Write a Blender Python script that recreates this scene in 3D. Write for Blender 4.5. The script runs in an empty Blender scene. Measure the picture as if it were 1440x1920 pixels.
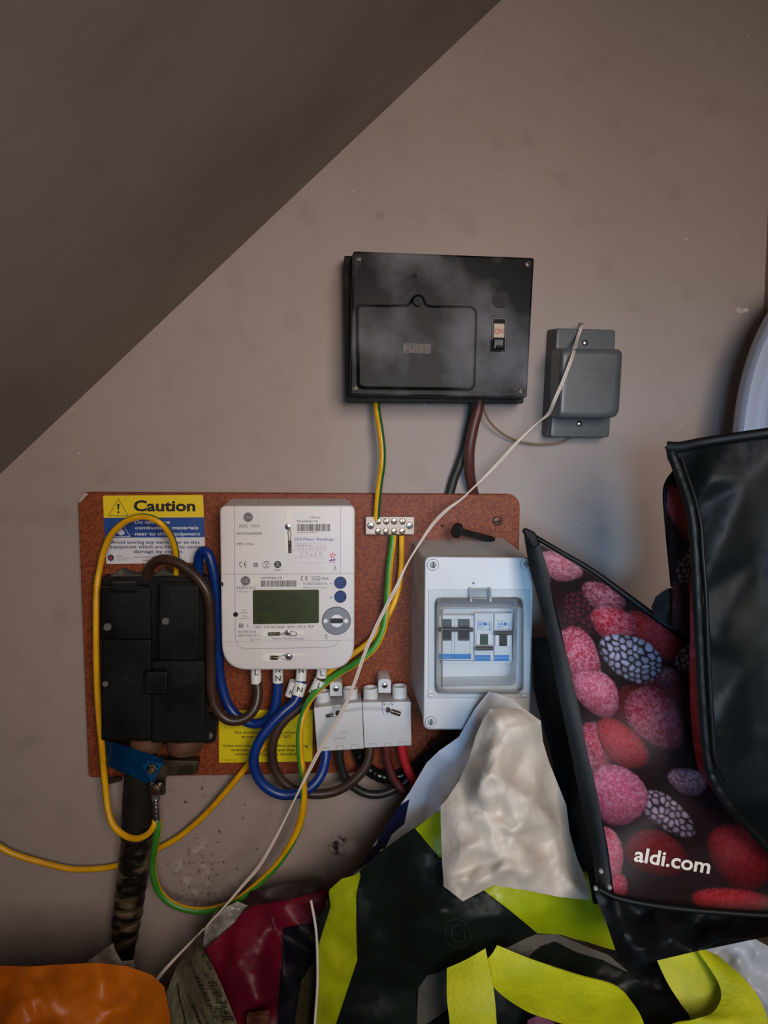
import bpy, bmesh, math, random
import numpy as np
from mathutils import Vector, Matrix, Euler, noise
from mathutils.geometry import delaunay_2d_cdt

random.seed(7)
SC = bpy.context.scene
COL = SC.collection

# ------------------------------------------------------------------ camera
F = 1280.0            # focal length in pixels of the 1440x1920 frame
D = 0.853             # camera distance from the back wall
CAMZ = 1.0
PITCH, YAW = math.radians(4.6), math.radians(4.0)
cam_d = bpy.data.cameras.new('camera'); cam = bpy.data.objects.new('camera', cam_d); COL.objects.link(cam)
cam.location = (0, -D, CAMZ)
cam.rotation_euler = Euler((math.radians(90) - PITCH, 0, -YAW), 'XYZ')
cam_d.sensor_fit = 'VERTICAL'; cam_d.sensor_height = 36.0; cam_d.lens = F / 1920 * 36.0
cam_d.clip_start = 0.01
SC.camera = cam

SC.view_settings.view_transform = 'Standard'
SC.view_settings.look = 'None'
SC.view_settings.exposure = 0.0
SC.view_settings.gamma = 1.0

# ------------------------------------------------------------------ world and lights
w = bpy.data.worlds.new('world'); SC.world = w; w.use_nodes = True
w.node_tree.nodes['Background'].inputs[0].default_value = (0.85, 0.9, 1.0, 1)
w.node_tree.nodes['Background'].inputs[1].default_value = 0.05

def area(name, loc, target, sx, sy, power, color, spread=180):
    l = bpy.data.lights.new(name, 'AREA'); l.shape = 'RECTANGLE'; l.size = sx; l.size_y = sy
    l.energy = power; l.color = color; l.spread = math.radians(spread)
    o = bpy.data.objects.new(name, l); COL.objects.link(o); o.location = loc
    o.rotation_euler = (Vector(target) - Vector(loc)).to_track_quat('-Z', 'Y').to_euler()
    return o
# the room light that comes in through the open cupboard door, and cooler daylight from a window low behind the camera
area('doorway_light', (0.26, -1.45, 1.18), (0.05, 0, 0.86), 0.40, 0.50, 3.3, (1.0, 0.895, 0.82), 92)
area('window_daylight', (-0.10, -1.55, 0.95), (0.35, 0, 0.80), 0.16, 0.24, 0.46, (0.34, 0.64, 1.0), 33)

# ------------------------------------------------------------------ helpers
RCAM = cam.rotation_euler.to_matrix()
CPOS = Vector(cam.location)
def P(px, py, d=0.0):
    """the point of the plane d metres in front of the back wall seen at pixel px, py"""
    v = RCAM @ Vector(((px - 720) / F, -(py - 960) / F, -1))
    t = (-d - CPOS.y) / v.y
    return CPOS + v * t
def S(d): return (D - d) / F
def floor_py(d): return 858 + 1.02 * F / (D - d) * 1.07
def lin(c):
    return tuple((x / 12.92 if x <= 0.04045 else ((x + 0.055) / 1.055) ** 2.4) for x in [v / 255 for v in c])
def Zm(ox, oy, s):
    return lambda x, y: (ox + x / s, oy + y / s)

MATS = {}
def mat(name, rgb, rough=0.5, metal=0.0, rgb2=None, nscale=8.0, lo=0.4, hi=0.6, bump=0.0, bscale=60.0,
        spec=0.5, rough2=None, detail=4.0, coat=0.0, trans=0.0, stretch=None, bdist=0.001, alpha_vc=None):
    if name in MATS: return MATS[name]
    m = bpy.data.materials.new(name); m.use_nodes = True; MATS[name] = m
    nt = m.node_tree; b = nt.nodes['Principled BSDF']; L = nt.links
    b.inputs['Base Color'].default_value = (*lin(rgb), 1)
    b.inputs['Roughness'].default_value = rough
    b.inputs['Metallic'].default_value = metal
    b.inputs['Specular IOR Level'].default_value = spec
    b.inputs['Coat Weight'].default_value = coat
    tc = nt.nodes.new('ShaderNodeTexCoord')
    src = tc.outputs['Object']
    if stretch:
        mp = nt.nodes.new('ShaderNodeMapping'); mp.inputs['Scale'].default_value = stretch
        L.new(src, mp.inputs['Vector']); src = mp.outputs['Vector']
    if rgb2 is not None or rough2 is not None:
        n = nt.nodes.new('ShaderNodeTexNoise'); n.inputs['Scale'].default_value = nscale; n.inputs['Detail'].default_value = detail
        L.new(src, n.inputs['Vector'])
        r = nt.nodes.new('ShaderNodeMapRange'); r.inputs['From Min'].default_value = lo; r.inputs['From Max'].default_value = hi
        L.new(n.outputs['Fac'], r.inputs['Value'])
        if rgb2 is not None:
            mx = nt.nodes.new('ShaderNodeMix'); mx.data_type = 'RGBA'
            mx.inputs[6].default_value = (*lin(rgb), 1); mx.inputs[7].default_value = (*lin(rgb2), 1)
            L.new(r.outputs['Result'], mx.inputs[0]); L.new(mx.outputs[2], b.inputs['Base Color'])
        if rough2 is not None:
            r2 = nt.nodes.new('ShaderNodeMapRange'); r2.inputs['To Min'].default_value = rough; r2.inputs['To Max'].default_value = rough2
            L.new(r.outputs['Result'], r2.inputs['Value']); L.new(r2.outputs['Result'], b.inputs['Roughness'])
    if bump:
        n2 = nt.nodes.new('ShaderNodeTexNoise'); n2.inputs['Scale'].default_value = bscale; n2.inputs['Detail'].default_value = 6
        L.new(src, n2.inputs['Vector'])
        bp = nt.nodes.new('ShaderNodeBump'); bp.inputs['Strength'].default_value = bump; bp.inputs['Distance'].default_value = bdist
        L.new(n2.outputs['Fac'], bp.inputs['Height']); L.new(bp.outputs['Normal'], b.inputs['Normal'])
    return m

WLOC = {}
def root(name, label, cat, loc, group=None):
    o = bpy.data.objects.new(name, None); COL.objects.link(o); o.location = loc; o.empty_display_size = 0.01
    o['label'] = label; o['category'] = cat
    if group: o['group'] = group
    WLOC[o.name] = Vector(loc)
    return o
def link(name, me, mats, parent=None, label=None, cat=None, group=None, kind=None, smooth=0.6):
    """link a world-space mesh as one object; its origin goes to its parent's base or to its own"""
    if not isinstance(mats, (list, tuple)): mats = [mats]
    if len(me.materials) == 0:
        for m in mats: me.materials.append(m)
    o = bpy.data.objects.new(name, me); COL.objects.link(o)
    if smooth is not None and len(me.polygons):
        me.shade_smooth(); me.set_sharp_from_angle(angle=smooth)
    if parent is not None:
        base = WLOC[parent.name]; o.parent = parent
    else:
        vs = [v.co for v in me.vertices]
        base = Vector((sum(v.x for v in vs) / len(vs), sum(v.y for v in vs) / len(vs), min(v.z for v in vs)))
        o.location = base
    me.transform(Matrix.Translation(-base))
    WLOC[o.name] = base
    if label: o['label'] = label
    if cat: o['category'] = cat
    if group: o['group'] = group
    if kind: o['kind'] = kind
    return o

def rrect(quad, r, n=6):
    """rounded polygon from px corners; r one number or one per corner"""
    out = []; N = len(quad)
    rr = r if isinstance(r, (list, tuple)) else [r] * N
    for i in range(N):
        p = Vector(quad[i]); a = Vector(quad[i - 1]) - p; b = Vector(quad[(i + 1) % N]) - p
        ri = min(rr[i], a.length * 0.49, b.length * 0.49)
        if ri <= 0.01:
            for k in range(n + 1): out.append(p.copy() if n == 0 else p + (a.normalized() * (0.001 * (n - k)) + b.normalized() * (0.001 * k)))
            continue
        a.normalize(); b.normalize()
        for k in range(n + 1):
            t = k / n
            q = (p + a * ri) * (1 - t) ** 2 + p * 2 * t * (1 - t) + (p + b * ri) * t ** 2
            out.append(q)
    return out
def rect(x0, y0, x1, y1): return [(x0, y0), (x1, y0), (x1, y1), (x0, y1)]
def circ(cx, cy, r, n=32, ry=None):
    return [(cx + r * math.cos(2 * math.pi * k / n), cy + (ry or r) * math.sin(2 * math.pi * k / n)) for k in range(n)]

def plate_me(outline, df, db, bev=0.0, holes=(), bres=3):
    """outline in px as seen on the plane df, extruded straight back to db"""
    cu = bpy.data.curves.new('tmp', 'CURVE'); cu.dimensions = '2D'; cu.fill_mode = 'BOTH'
    for pts in [outline] + list(holes):
        sp = cu.splines.new('POLY'); sp.points.add(len(pts) - 1); sp.use_cyclic_u = True
        for i, q in enumerate(pts):
            w_ = P(q[0], q[1], df); sp.points[i].co = (w_.x, w_.z, 0, 1)
    th = (df - db) / 2
    bev = min(bev, th * 0.95)
    cu.extrude = max(th - bev, 1e-6); cu.bevel_depth = bev; cu.bevel_resolution = bres; cu.offset = -bev
    ob = bpy.data.objects.new('tmp', cu); COL.objects.link(ob)
    bpy.context.view_layer.update()
    me = bpy.data.meshes.new_from_object(ob.evaluated_get(bpy.context.evaluated_depsgraph_get()))
    bpy.data.objects.remove(ob); bpy.data.curves.remove(cu)
    me.materials.clear()
    me.transform(Matrix.Translation((0, -(df + db) / 2, 0)) @ Matrix.Rotation(math.pi / 2, 4, 'X'))
    return me
def plate(name, outline, df, db, m, parent=None, bev=0.0, holes=(), **k):
    return link(name, plate_me(outline, df, db, bev, holes), m, parent, **k)

def loft_me(secs, capend=True, capstart=True):
    """secs: list of (px outline, depth or None) with equal counts, from back to front"""
    bm = bmesh.new(); rings = []
    for pts, d in secs: rings.append([bm.verts.new(P(p[0], p[1], d)) for p in pts])
    n = len(rings[0])
    for a, b in zip(rings, rings[1:]):
        for i in range(n): bm.faces.new((a[i], a[(i + 1) % n], b[(i + 1) % n], b[i]))
    if capstart: bm.faces.new(rings[0])
    if capend: bm.faces.new(rings[-1])
    bmesh.ops.recalc_face_normals(bm, faces=bm.faces)
    me = bpy.data.meshes.new('loft'); bm.to_mesh(me); bm.free(); return me
def inset(quad, k):
    c = Vector((sum(p[0] for p in quad) / len(quad), sum(p[1] for p in quad) / len(quad)))
    out = []
    for p in quad:
        v = Vector(p) - c
        out.append((c.x + v.x - math.copysign(k, v.x), c.y + v.y - math.copysign(k, v.y)))
    return out
def soft_box(back, dback, front, dfront, r, bpx=3, rb=None, seg=5):
    """body from a back quad to a front quad with a rounded front edge"""
    secs = [(rrect(back, rb if rb is not None else r), dback)]
    bw = bpx * S(dfront)
    for k in range(seg + 1):
        a = math.pi / 2 * k / seg
        q = inset(front, bpx * (1 - math.cos(a)))
        secs.append((rrect(q, r), dfront - bw + bw * math.sin(a)))
    return loft_me(secs)

def lathe_me(prof, seg=28, axis='y', center=(0, 0, 0)):
    """prof: (radius, height) ; heights grow towards the camera (axis y) or up (axis z)"""
    bm = bmesh.new(); rings = []
    for r, h in prof:
        ring = []
        for k in range(seg):
            a = 2 * math.pi * k / seg
            if axis == 'y': co = (center[0] + r * math.cos(a), center[1] - h, center[2] + r * math.sin(a))
            elif axis == 'x': co = (center[0] + h, center[1] + r * math.cos(a), center[2] + r * math.sin(a))
            else: co = (center[0] + r * math.cos(a), center[1] + r * math.sin(a), center[2] + h)
            ring.append(bm.verts.new(co))
        rings.append(ring)
    for a, b in zip(rings, rings[1:]):
        for i in range(seg): bm.faces.new((a[i], a[(i + 1) % seg], b[(i + 1) % seg], b[i]))
    bm.faces.new(rings[0]); bm.faces.new(rings[-1])
    bmesh.ops.recalc_face_normals(bm, faces=bm.faces)
    me = bpy.data.meshes.new('lathe'); bm.to_mesh(me); bm.free(); return me
def disc(name, px, py, rpx, df, db, m, parent, bev=0.25, **k):
    c = P(px, py, df); r = rpx * S(df); h = df - db
    pr = [(r, -h), (r, -h * bev), (r * 0.94, 0)]
    return link(name, lathe_me(pr, 32, 'y', c), m, parent, **k)

def join_me(mes, mats_per=None):
    bm = bmesh.new()
    for i, me in enumerate(mes):
        n0 = len(bm.faces); bm.from_mesh(me); bm.faces.ensure_lookup_table()
        if mats_per:
            for f in bm.faces[n0:]: f.material_index = mats_per[i]
    out = bpy.data.meshes.new('join'); bm.to_mesh(out); bm.free(); return out

def crom(pts, n=8):
    pts = [Vector(p) for p in pts]
    if len(pts) == 2: return [pts[0].lerp(pts[1], k / n) for k in range(n + 1)]
    ext = [pts[0] * 2 - pts[1]] + pts + [pts[-1] * 2 - pts[-2]]
    out = []
    for i in range(1, len(ext) - 2):
        p0, p1, p2, p3 = ext[i - 1:i + 3]
        for k in range(n):
            t = k / n
            out.append(0.5 * ((2 * p1) + (p2 - p0) * t + (2 * p0 - 5 * p1 + 4 * p2 - p3) * t * t + (3 * p1 - p0 - 3 * p2 + p3) * t ** 3))
    out.append(pts[-1]); return out
def tube_me(path, rad, seg=16, ydirs=None, split=105, nsub=8, wob=None, flat=None, rough=None):
    """path: world points; rad a number or one per point; two-tone when ydirs given"""
    pp = [Vector((*p, 0)) if len(p) == 2 else Vector(p) for p in path]
    c = crom(pp, nsub)
    m = len(c)
    rs = rad if isinstance(rad, (list, tuple)) else None
    bm = bmesh.new(); rings = []
    ref = Vector((0, -1, 0)); 
    for i in range(m):
        t = (c[min(i + 1, m - 1)] - c[max(i - 1, 0)])
        if t.length < 1e-9: t = Vector((0, 0, 1))
        t.normalize()
        s = i / nsub
        if ydirs:
            k = min(int(s), len(ydirs) - 2); f_ = min(s - k, 1)
            d0 = Vector(ydirs[k]).lerp(Vector(ydirs[k + 1]), f_)
        else: d0 = ref
        u = d0 - t * d0.dot(t)
        if u.length < 1e-4: u = Vector((1, 0, 0)) - t * t.x
        u.normalize(); v = t.cross(u)
        if not ydirs: ref = u
        if rs:
            k = min(int(s), len(rs) - 2); r = rs[k] + (rs[k + 1] - rs[k]) * min(s - k, 1)
        else: r = rad
        ring = []
        for q in range(seg):
            a = 2 * math.pi * (q + 0.5) / seg
            rr = r
            if wob: rr = r * wob(i, a)
            fu, fv = (1, 1) if not flat else flat
            ring.append(bm.verts.new(c[i] + u * math.cos(a) * rr * fu + v * math.sin(a) * rr * fv))
        rings.append(ring)
    for a, b in zip(rings, rings[1:]):
        for q in range(seg):
            f_ = bm.faces.new((a[q], a[(q + 1) % seg], b[(q + 1) % seg], b[q]))
            if ydirs:
                ang = math.degrees(2 * math.pi * (q + 1) / seg); ang = min(ang, 360 - ang)
                f_.material_index = 0 if ang <= split else 1
    bm.faces.new(rings[0]); bm.faces.new(rings[-1])
    bmesh.ops.recalc_face_normals(bm, faces=bm.faces)
    me = bpy.data.meshes.new('tube'); bm.to_mesh(me); bm.free(); return me
def pxpath(pts): return [P(*p) for p in pts]

FONT_CACHE = {}
def text2d(s, bold=0.0):
    key = (s, bold)
    if key in FONT_CACHE: return FONT_CACHE[key]
    cu = bpy.data.curves.new('t', 'FONT'); cu.body = s; cu.size = 1.0; cu.resolution_u = 3; cu.offset = bold
    ob = bpy.data.objects.new('t', cu); COL.objects.link(ob); bpy.context.view_layer.update()
    me = bpy.data.meshes.new_from_object(ob.evaluated_get(bpy.context.evaluated_depsgraph_get()))
    bpy.data.objects.remove(ob); bpy.data.curves.remove(cu)
    vs = [(v.co.x, v.co.y) for v in me.vertices]; fs = [tuple(p.vertices) for p in me.polygons]
    bpy.data.meshes.remove(me)
    FONT_CACHE[key] = (vs, fs); return vs, fs
def flat_me(polys, dfun):
    """polys: list of (verts px, faces)"""
    bm = bmesh.new()
    if not callable(dfun): dd = dfun; dfun = lambda x, y: dd
    for vs, fs in polys:
        bv = [bm.verts.new(P(x, y, dfun(x, y))) for x, y in vs]
        for f_ in fs:
            try: bm.faces.new([bv[i] for i in f_])
            except ValueError: pass
    bm.normal_update()
    for f_ in bm.faces:
        if f_.normal.y > 0: f_.normal_flip()
    me = bpy.data.meshes.new('flat'); bm.to_mesh(me); bm.free(); return me
def T(s, x, y, h, wd=None, bold=0.0, ang=0.0, center=False):
    """letters with cap height h px, baseline left at x, y, fitted to width wd px"""
    vs, fs = text2d(s, bold)
    if not vs: return ([], [])
    x0 = min(v[0] for v in vs); x1 = max(v[0] for v in vs)
    k = h / 0.70; kx = k if wd is None else wd / max(x1 - x0, 1e-6)
    ca, sa = math.cos(math.radians(ang)), math.sin(math.radians(ang)); out = []
    off = (x1 - x0) * kx / 2 if center else 0
    for vx, vy in vs:
        a = (vx - x0) * kx - off; b = -vy * k
        out.append((x + a * ca - b * sa, y + a * sa + b * ca))
    return (out, fs)
def Rct(x0, y0, x1, y1): return ([(x0, y0), (x1, y0), (x1, y1), (x0, y1)], [(0, 1, 2, 3)])
def Line(pts, w_, closed=False):
    pts = [Vector(p) for p in pts]; n = len(pts); L_, R_ = [], []
    for i in range(n):
        a = pts[(i - 1) % n] if (closed or i > 0) else pts[i]; b = pts[(i + 1) % n] if (closed or i < n - 1) else pts[i]
        t = (b - a).normalized(); nn = Vector((-t.y, t.x)) * w_ / 2
        L_.append(tuple(pts[i] + nn)); R_.append(tuple(pts[i] - nn))
    vs = L_ + R_; rng = n if closed else n - 1
    fs = [(i, (i + 1) % n, n + (i + 1) % n, n + i) for i in range(rng)]
    return (vs, fs)
def Disc(cx, cy, r, n=20): return (circ(cx, cy, r, n), [tuple(range(n))])
def barcode(x0, y0, x1, y1, seed=1):
    rnd = random.Random(seed); x = x0; out = []
    while x < x1 - 1:
        a = rnd.choice([0.5, 0.8, 1.3]); out.append(Rct(x, y0, min(x + a, x1), y1)); x += a + rnd.choice([0.5, 0.7, 1.1])
    return out
def scrib(x, y, ln, h, ang=0.0, seed=0, w_=None, gaps=True):
    '''illegible lettering: a row of little upright strokes'''
    rnd = random.Random(seed); ca, sa = math.cos(math.radians(ang)), math.sin(math.radians(ang)); out = []; u = 0
    f = lambda a, b: (x + a * ca - b * sa, y + a * sa + b * ca)
    while u < ln:
        n_ = rnd.randint(2, 5); pts = []
        for k in range(n_ * 2): pts.append(f(u, -h * (rnd.uniform(.7, 1.15) if k % 2 else rnd.uniform(-.1, .15)))); u += h * rnd.uniform(.22, .42)
        out.append(Line(pts, w_ or h * .18)); u += h * (.45 if gaps else .1)
    return out
def prnt(name, polys, dfun, m, parent, **k): return link(name, flat_me(polys, dfun), m, parent, smooth=None, **k)

# ------------------------------------------------------------------ small shared materials
M_black = mat('black_plastic', (17, 17, 17), 0.42, rgb2=(30, 30, 29), nscale=30, bump=0.1, bscale=300)
M_ink = mat('dark_grey_ink', (46, 44, 48), 0.6)
M_inkb = mat('black_ink', (12, 12, 14), 0.6)
M_blueink = mat('blue_ink', (28, 62, 140), 0.6)
M_steel = mat('zinc_steel', (190, 190, 190), 0.28, 1.0)
M_darksteel = mat('dull_steel', (120, 112, 104), 0.42, 1.0, rgb2=(70, 62, 55), nscale=300)
M_brass = mat('nickel_screw', (196, 172, 150), 0.32, 1.0)
M_dark = mat('dark_recess', (10, 10, 10), 0.8)
M_yel = mat('cable_yellow', (238, 178, 8), 0.38, rgb2=(222, 160, 4), nscale=40)
M_grn = mat('cable_green', (12, 96, 52), 0.38)
M_grn2 = mat('cable_bright_green', (62, 138, 44), 0.38)
M_brown = mat('cable_brown', (66, 46, 37), 0.38, rgb2=(54, 37, 30), nscale=25)
M_blue = mat('cable_blue', (8, 52, 128), 0.36, rgb2=(6, 44, 114), nscale=30)
M_white = mat('white_plastic', (233, 228, 228), 0.42)
M_sleeve = mat('white_sleeve', (232, 230, 226), 0.45)
M_greyw = mat('light_grey_plastic', (226, 227, 228), 0.36, rgb2=(214, 213, 212), nscale=14, lo=0.45, hi=0.75)

# screws: one head each kind, local origin at the head's centre, facing -Y
def screw_me(kind, r):
    head = lathe_me([(r, -r * 0.6), (r, 0.0), (r * 0.86, r * 0.16), (r * 0.5, r * 0.26), (0.02 * r, r * 0.30)], 24)
    bits = [head]; idx = [0]
    def bar(wx, wz, ang):
        bm = bmesh.new(); bmesh.ops.create_cube(bm, size=1)
        bmesh.ops.scale(bm, vec=(wx, r * 0.2, wz), verts=bm.verts)
        bmesh.ops.rotate(bm, cent=(0, 0, 0), matrix=Matrix.Rotation(ang, 3, 'Y'), verts=bm.verts)
        bmesh.ops.translate(bm, vec=(0, -r * 0.225, 0), verts=bm.verts)
        me = bpy.data.meshes.new('bar'); bm.to_mesh(me); bm.free(); return me
    if kind == 'slot': bits.append(bar(r * 1.75, r * 0.24, 0)); idx.append(1)
    if kind == 'cross':
        bits += [bar(r * 1.1, r * 0.2, 0.785), bar(r * 1.1, r * 0.2, -0.785)]; idx += [1, 1]
    me = join_me(bits, idx); return me
def screw(kind, px, py, rpx, d, parent, m=None, ang=0.0, name='screw', **k):
    me = screw_me(kind, rpx * S(d))
    me.transform(Matrix.Rotation(math.radians(ang), 4, 'Y'))
    me.transform(Matrix.Translation(P(px, py, d)))
    return link(name, me, [m or M_steel, M_dark], parent, smooth=0.5, **k)

# ------------------------------------------------------------------ the room
def wall_material():
    m = bpy.data.materials.new('painted_wall'); m.use_nodes = True
    nt = m.node_tree; L = nt.links; b = nt.nodes['Principled BSDF']; N = nt.nodes.new
    b.inputs['Roughness'].default_value = 0.5; b.inputs['Specular IOR Level'].default_value = 0.35
    tc = N('ShaderNodeTexCoord'); src = tc.outputs['Object']
    def nz(scale, detail=5, lo=0.4, hi=0.6, vec=None):
        n = N('ShaderNodeTexNoise'); n.inputs['Scale'].default_value = scale; n.inputs['Detail'].default_value = detail
        L.new(vec or src, n.inputs['Vector'])
        r = N('ShaderNodeMapRange'); r.inputs['From Min'].default_value = lo; r.inputs['From Max'].default_value = hi
        L.new(n.outputs['Fac'], r.inputs['Value']); return r.outputs['Result']
    def mix(fac, a, c):
        x = N('ShaderNodeMix'); x.data_type = 'RGBA'
        if isinstance(a, tuple): x.inputs[6].default_value = (*lin(a), 1)
        else: L.new(a, x.inputs[6])
        x.inputs[7].default_value = (*lin(c), 1)
        L.new(fac, x.inputs[0]); return x.outputs[2]
    def mul(a, v):
        x = N('ShaderNodeMath'); x.operation = 'MULTIPLY'; L.new(a, x.inputs[0])
        if isinstance(v, float): x.inputs[1].default_value = v
        else: L.new(v, x.inputs[1])
        return x.outputs[0]
    def near(px, py, rx, rz):
        """soft mask round a place on the wall"""
        c = P(px, py, 0)
        sb = N('ShaderNodeVectorMath'); sb.operation = 'SUBTRACT'; L.new(src, sb.inputs[0]); sb.inputs[1].default_value = (c.x, 0, c.z)
        sc = N('ShaderNodeVectorMath'); sc.operation = 'MULTIPLY'; L.new(sb.outputs[0], sc.inputs[0]); sc.inputs[1].default_value = (1 / rx, 0, 1 / rz)
        ln = N('ShaderNodeVectorMath'); ln.operation = 'LENGTH'; L.new(sc.outputs[0], ln.inputs[0])
        r = N('ShaderNodeMapRange'); r.inputs['From Min'].default_value = 1.0; r.inputs['From Max'].default_value = 0.55
        L.new(ln.outputs['Value'], r.inputs['Value']); return r.outputs['Result']
    col = mix(mul(nz(3.5, 4, 0.35, 0.7), 0.6), (166, 149, 141), (150, 134, 126))
    col = mix(mul(nz(22, 5, 0.55, 0.75), 0.28), col, (122, 106, 96))
    col = mix(mul(nz(160, 3, 0.735, 0.76), 0.7), col, (92, 80, 70))       # specks
    col = mix(mul(nz(115, 2, 0.755, 0.775), 0.6), col, (232, 222, 212))
    # flaked and mouldy patch low on the wall, with dirt around it
    fl = near(372, 1648, 0.040, 0.062)
    col = mix(mul(fl, mul(nz(55, 4, 0.54, 0.60), 0.55)), col, (196, 184, 174))
    col = mix(mul(fl, mul(nz(170, 6, 0.56, 0.66), 0.7)), col, (66, 50, 40))
    ring = near(400, 1560, 0.11, 0.10)
    col = mix(mul(ring, mul(nz(120, 5, 0.64, 0.68), 0.85)), col, (62, 48, 40))
    mo = near(636, 1586, 0.016, 0.017)
    col = mix(mul(mo, mul(nz(150, 6, 0.45, 0.53), 0.95)), col, (48, 36, 28))
    col = mix(mul(near(655, 1590, 0.013, 0.012), 0.6), col, (206, 200, 194))
    st = near(712, 405, 0.0085, 0.0085)
    col = mix(mul(st, 0.30), col, (120, 98, 82))
    col = mix(mul(near(1393, 582, 0.011, 0.004), mul(nz(200, 3, 0.45, 0.5), 0.8)), col, (226, 216, 206))
    L.new(col, b.inputs['Base Color'])
    n = N('ShaderNodeTexNoise'); n.inputs['Scale'].default_value = 14; n.inputs['Detail'].default_value = 7
    L.new(src, n.inputs['Vector'])
    bp = N('ShaderNodeBump'); bp.inputs['Strength'].default_value = 0.35; bp.inputs['Distance'].default_value = 0.004
    L.new(n.outputs['Fac'], bp.inputs['Height']); L.new(bp.outputs['Normal'], b.inputs['Normal'])
    return m
M_wall = wall_material()
M_slope = mat('painted_stair_soffit', (152, 141, 134), 0.6, rgb2=(138, 127, 120), nscale=4, bump=0.3, bscale=12, bdist=0.004)
M_rwall = mat('painted_side_wall', (150, 128, 110), 0.55, rgb2=(128, 108, 92), nscale=6, bump=0.2, bscale=20, bdist=0.002)
M_floor = mat('floor_boards', (110, 88, 66), 0.6, rgb2=(84, 64, 46), nscale=3, stretch=(1, 12, 1))

XR = P(1431, 600, 0).x
def box_me(x0, x1, y0, y1, z0, z1):
    bm = bmesh.new(); vs = [bm.verts.new((x, y, z)) for x in (x0, x1) for y in (y0, y1) for z in (z0, z1)]
    for f_ in [(0, 1, 3, 2), (4, 6, 7, 5), (0, 4, 5, 1), (2, 3, 7, 6), (0, 2, 6, 4), (1, 5, 7, 3)]: bm.faces.new([vs[i] for i in f_])
    bmesh.ops.recalc_face_normals(bm, faces=bm.faces)
    me = bpy.data.meshes.new('box'); bm.to_mesh(me); bm.free(); return me
def struct(name, me, m):
    me.materials.append(m); o = bpy.data.objects.new(name, me); COL.objects.link(o); o['kind'] = 'structure'; return o
struct('wall_back', box_me(-1.6, XR + 0.03, 0, 0.05, -0.02, 2.3), M_wall)
struct('wall_right', box_me(XR, XR + 0.05, -1.15, 0, -0.02, 2.3), M_rwall)
struct('floor', box_me(-1.6, XR + 0.05, -1.15, 0.05, -0.06, 0), M_floor)
a_ = P(0, 889, 0); b_ = P(940, 0, 0); dr = (b_ - a_).normalized(); nn = Vector((-dr.z, 0, dr.x))
lo_ = a_ + dr * (-a_.z / dr.z); hi_ = b_ + dr * 1.1
bm = bmesh.new(); q = []
for base in (lo_, hi_):
    for o_ in (Vector((0, 0, 0)), nn * 0.05):
        for y_ in (0.0, -1.15): v_ = base + o_; q.append(bm.verts.new((v_.x, y_, v_.z)))
for f_ in [(0, 1, 3, 2), (4, 6, 7, 5), (0, 4, 5, 1), (2, 3, 7, 6), (0, 2, 6, 4), (1, 5, 7, 3)]: bm.faces.new([q[i] for i in f_])
bmesh.ops.recalc_face_normals(bm, faces=bm.faces)
me = bpy.data.meshes.new('slope'); bm.to_mesh(me); bm.free()
struct('ceiling', me, M_slope)

# ------------------------------------------------------------------ brown mounting board
BD = 0.018
def board_material():
    m = mat('brown_chipboard', (106, 44, 20), 0.5, rgb2=(154, 78, 42), nscale=420, lo=0.36, hi=0.72, bump=0.6, bscale=420, bdist=0.0006, detail=10, spec=.3)
    return m
M_board = board_material()
M_chip = mat('chipped_edge', (176, 158, 146), 0.8)
bo = rrect([(158, 923), (962, 927), (975, 941), (966, 1444), (166, 1458), (146, 940)], [3, 8, 10, 6, 8, 3], 4)
board = root('mounting_board', 'reddish brown hardboard panel on the wall carrying the meter and wiring', 'board', P(560, 1450, 0.0))
plate('panel', bo, BD, 0.0005, M_board, board, bev=0.0015)
plate('chipped_corner', rrect([(147, 938), (158, 924), (166, 926), (148, 944)], 2, 3), BD + 0.0006, BD - 0.008, M_chip, board, bev=0.0004, label='pale chipped corner')
screw('slot', 933, 977, 9, BD + 0.001, board, mat('rusty_screw', (92, 66, 52), 0.5, 0.7), ang=-15)
disc('drilled_hole', 829, 986, 2.6, BD + 0.0004, BD - 0.001, M_dark, board)

# ------------------------------------------------------------------ caution label
A = Zm(130, 900, 4.8)
cl = root('caution_label', 'yellow blue and white sticker headed Caution on the board top left', 'label', P(290, 1056, BD))
M_ly = mat('label_yellow', (238, 205, 22), 0.4); M_lb = mat('label_blue', (32, 72, 148), 0.4); M_lw = mat('label_white', (216, 216, 222), 0.4)
dl = BD + 0.0004
def quadmap(x0, y0, x1, y1):  # straight part of the slightly skewed sticker
    return [A(x0, y0), A(x1, y0), A(x1 + (y1 - y0) * 0.02, y1), A(x0 + (y1 - y0) * 0.04, y1)]
plate('yellow_band', rrect([A(302, 140), A(1203, 135), A(1210, 336), A(310, 340)], [3, 3, 0, 0], 4), dl, BD, M_ly, cl)
plate('blue_band', rrect([A(310, 340), A(1210, 336), A(1218, 515), A(320, 520)], 0, 1), dl, BD, M_lb, cl)
plate('white_band', rrect([A(320, 520), A(1218, 515), A(1222, 742), A(332, 756)], [0, 0, 3, 3], 4), dl, BD, M_lw, cl)
def tri(cx, top, bot, hw, w_):
    return Line([A(cx, top), A(cx + hw, bot), A(cx - hw, bot)], w_, True)
def poly(pts): return (list(pts), [tuple(range(len(pts)))])
prnt('black_print', [T('Caution', *A(578, 278), 19.5, 116, 0.034), tri(441, 172, 322, 88, 1.7),
     poly([A(430, 215), A(452, 215), A(446, 270), A(436, 270)]), Disc(*A(441, 290), 2)], dl + 0.0003, M_inkb, cl)
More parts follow.
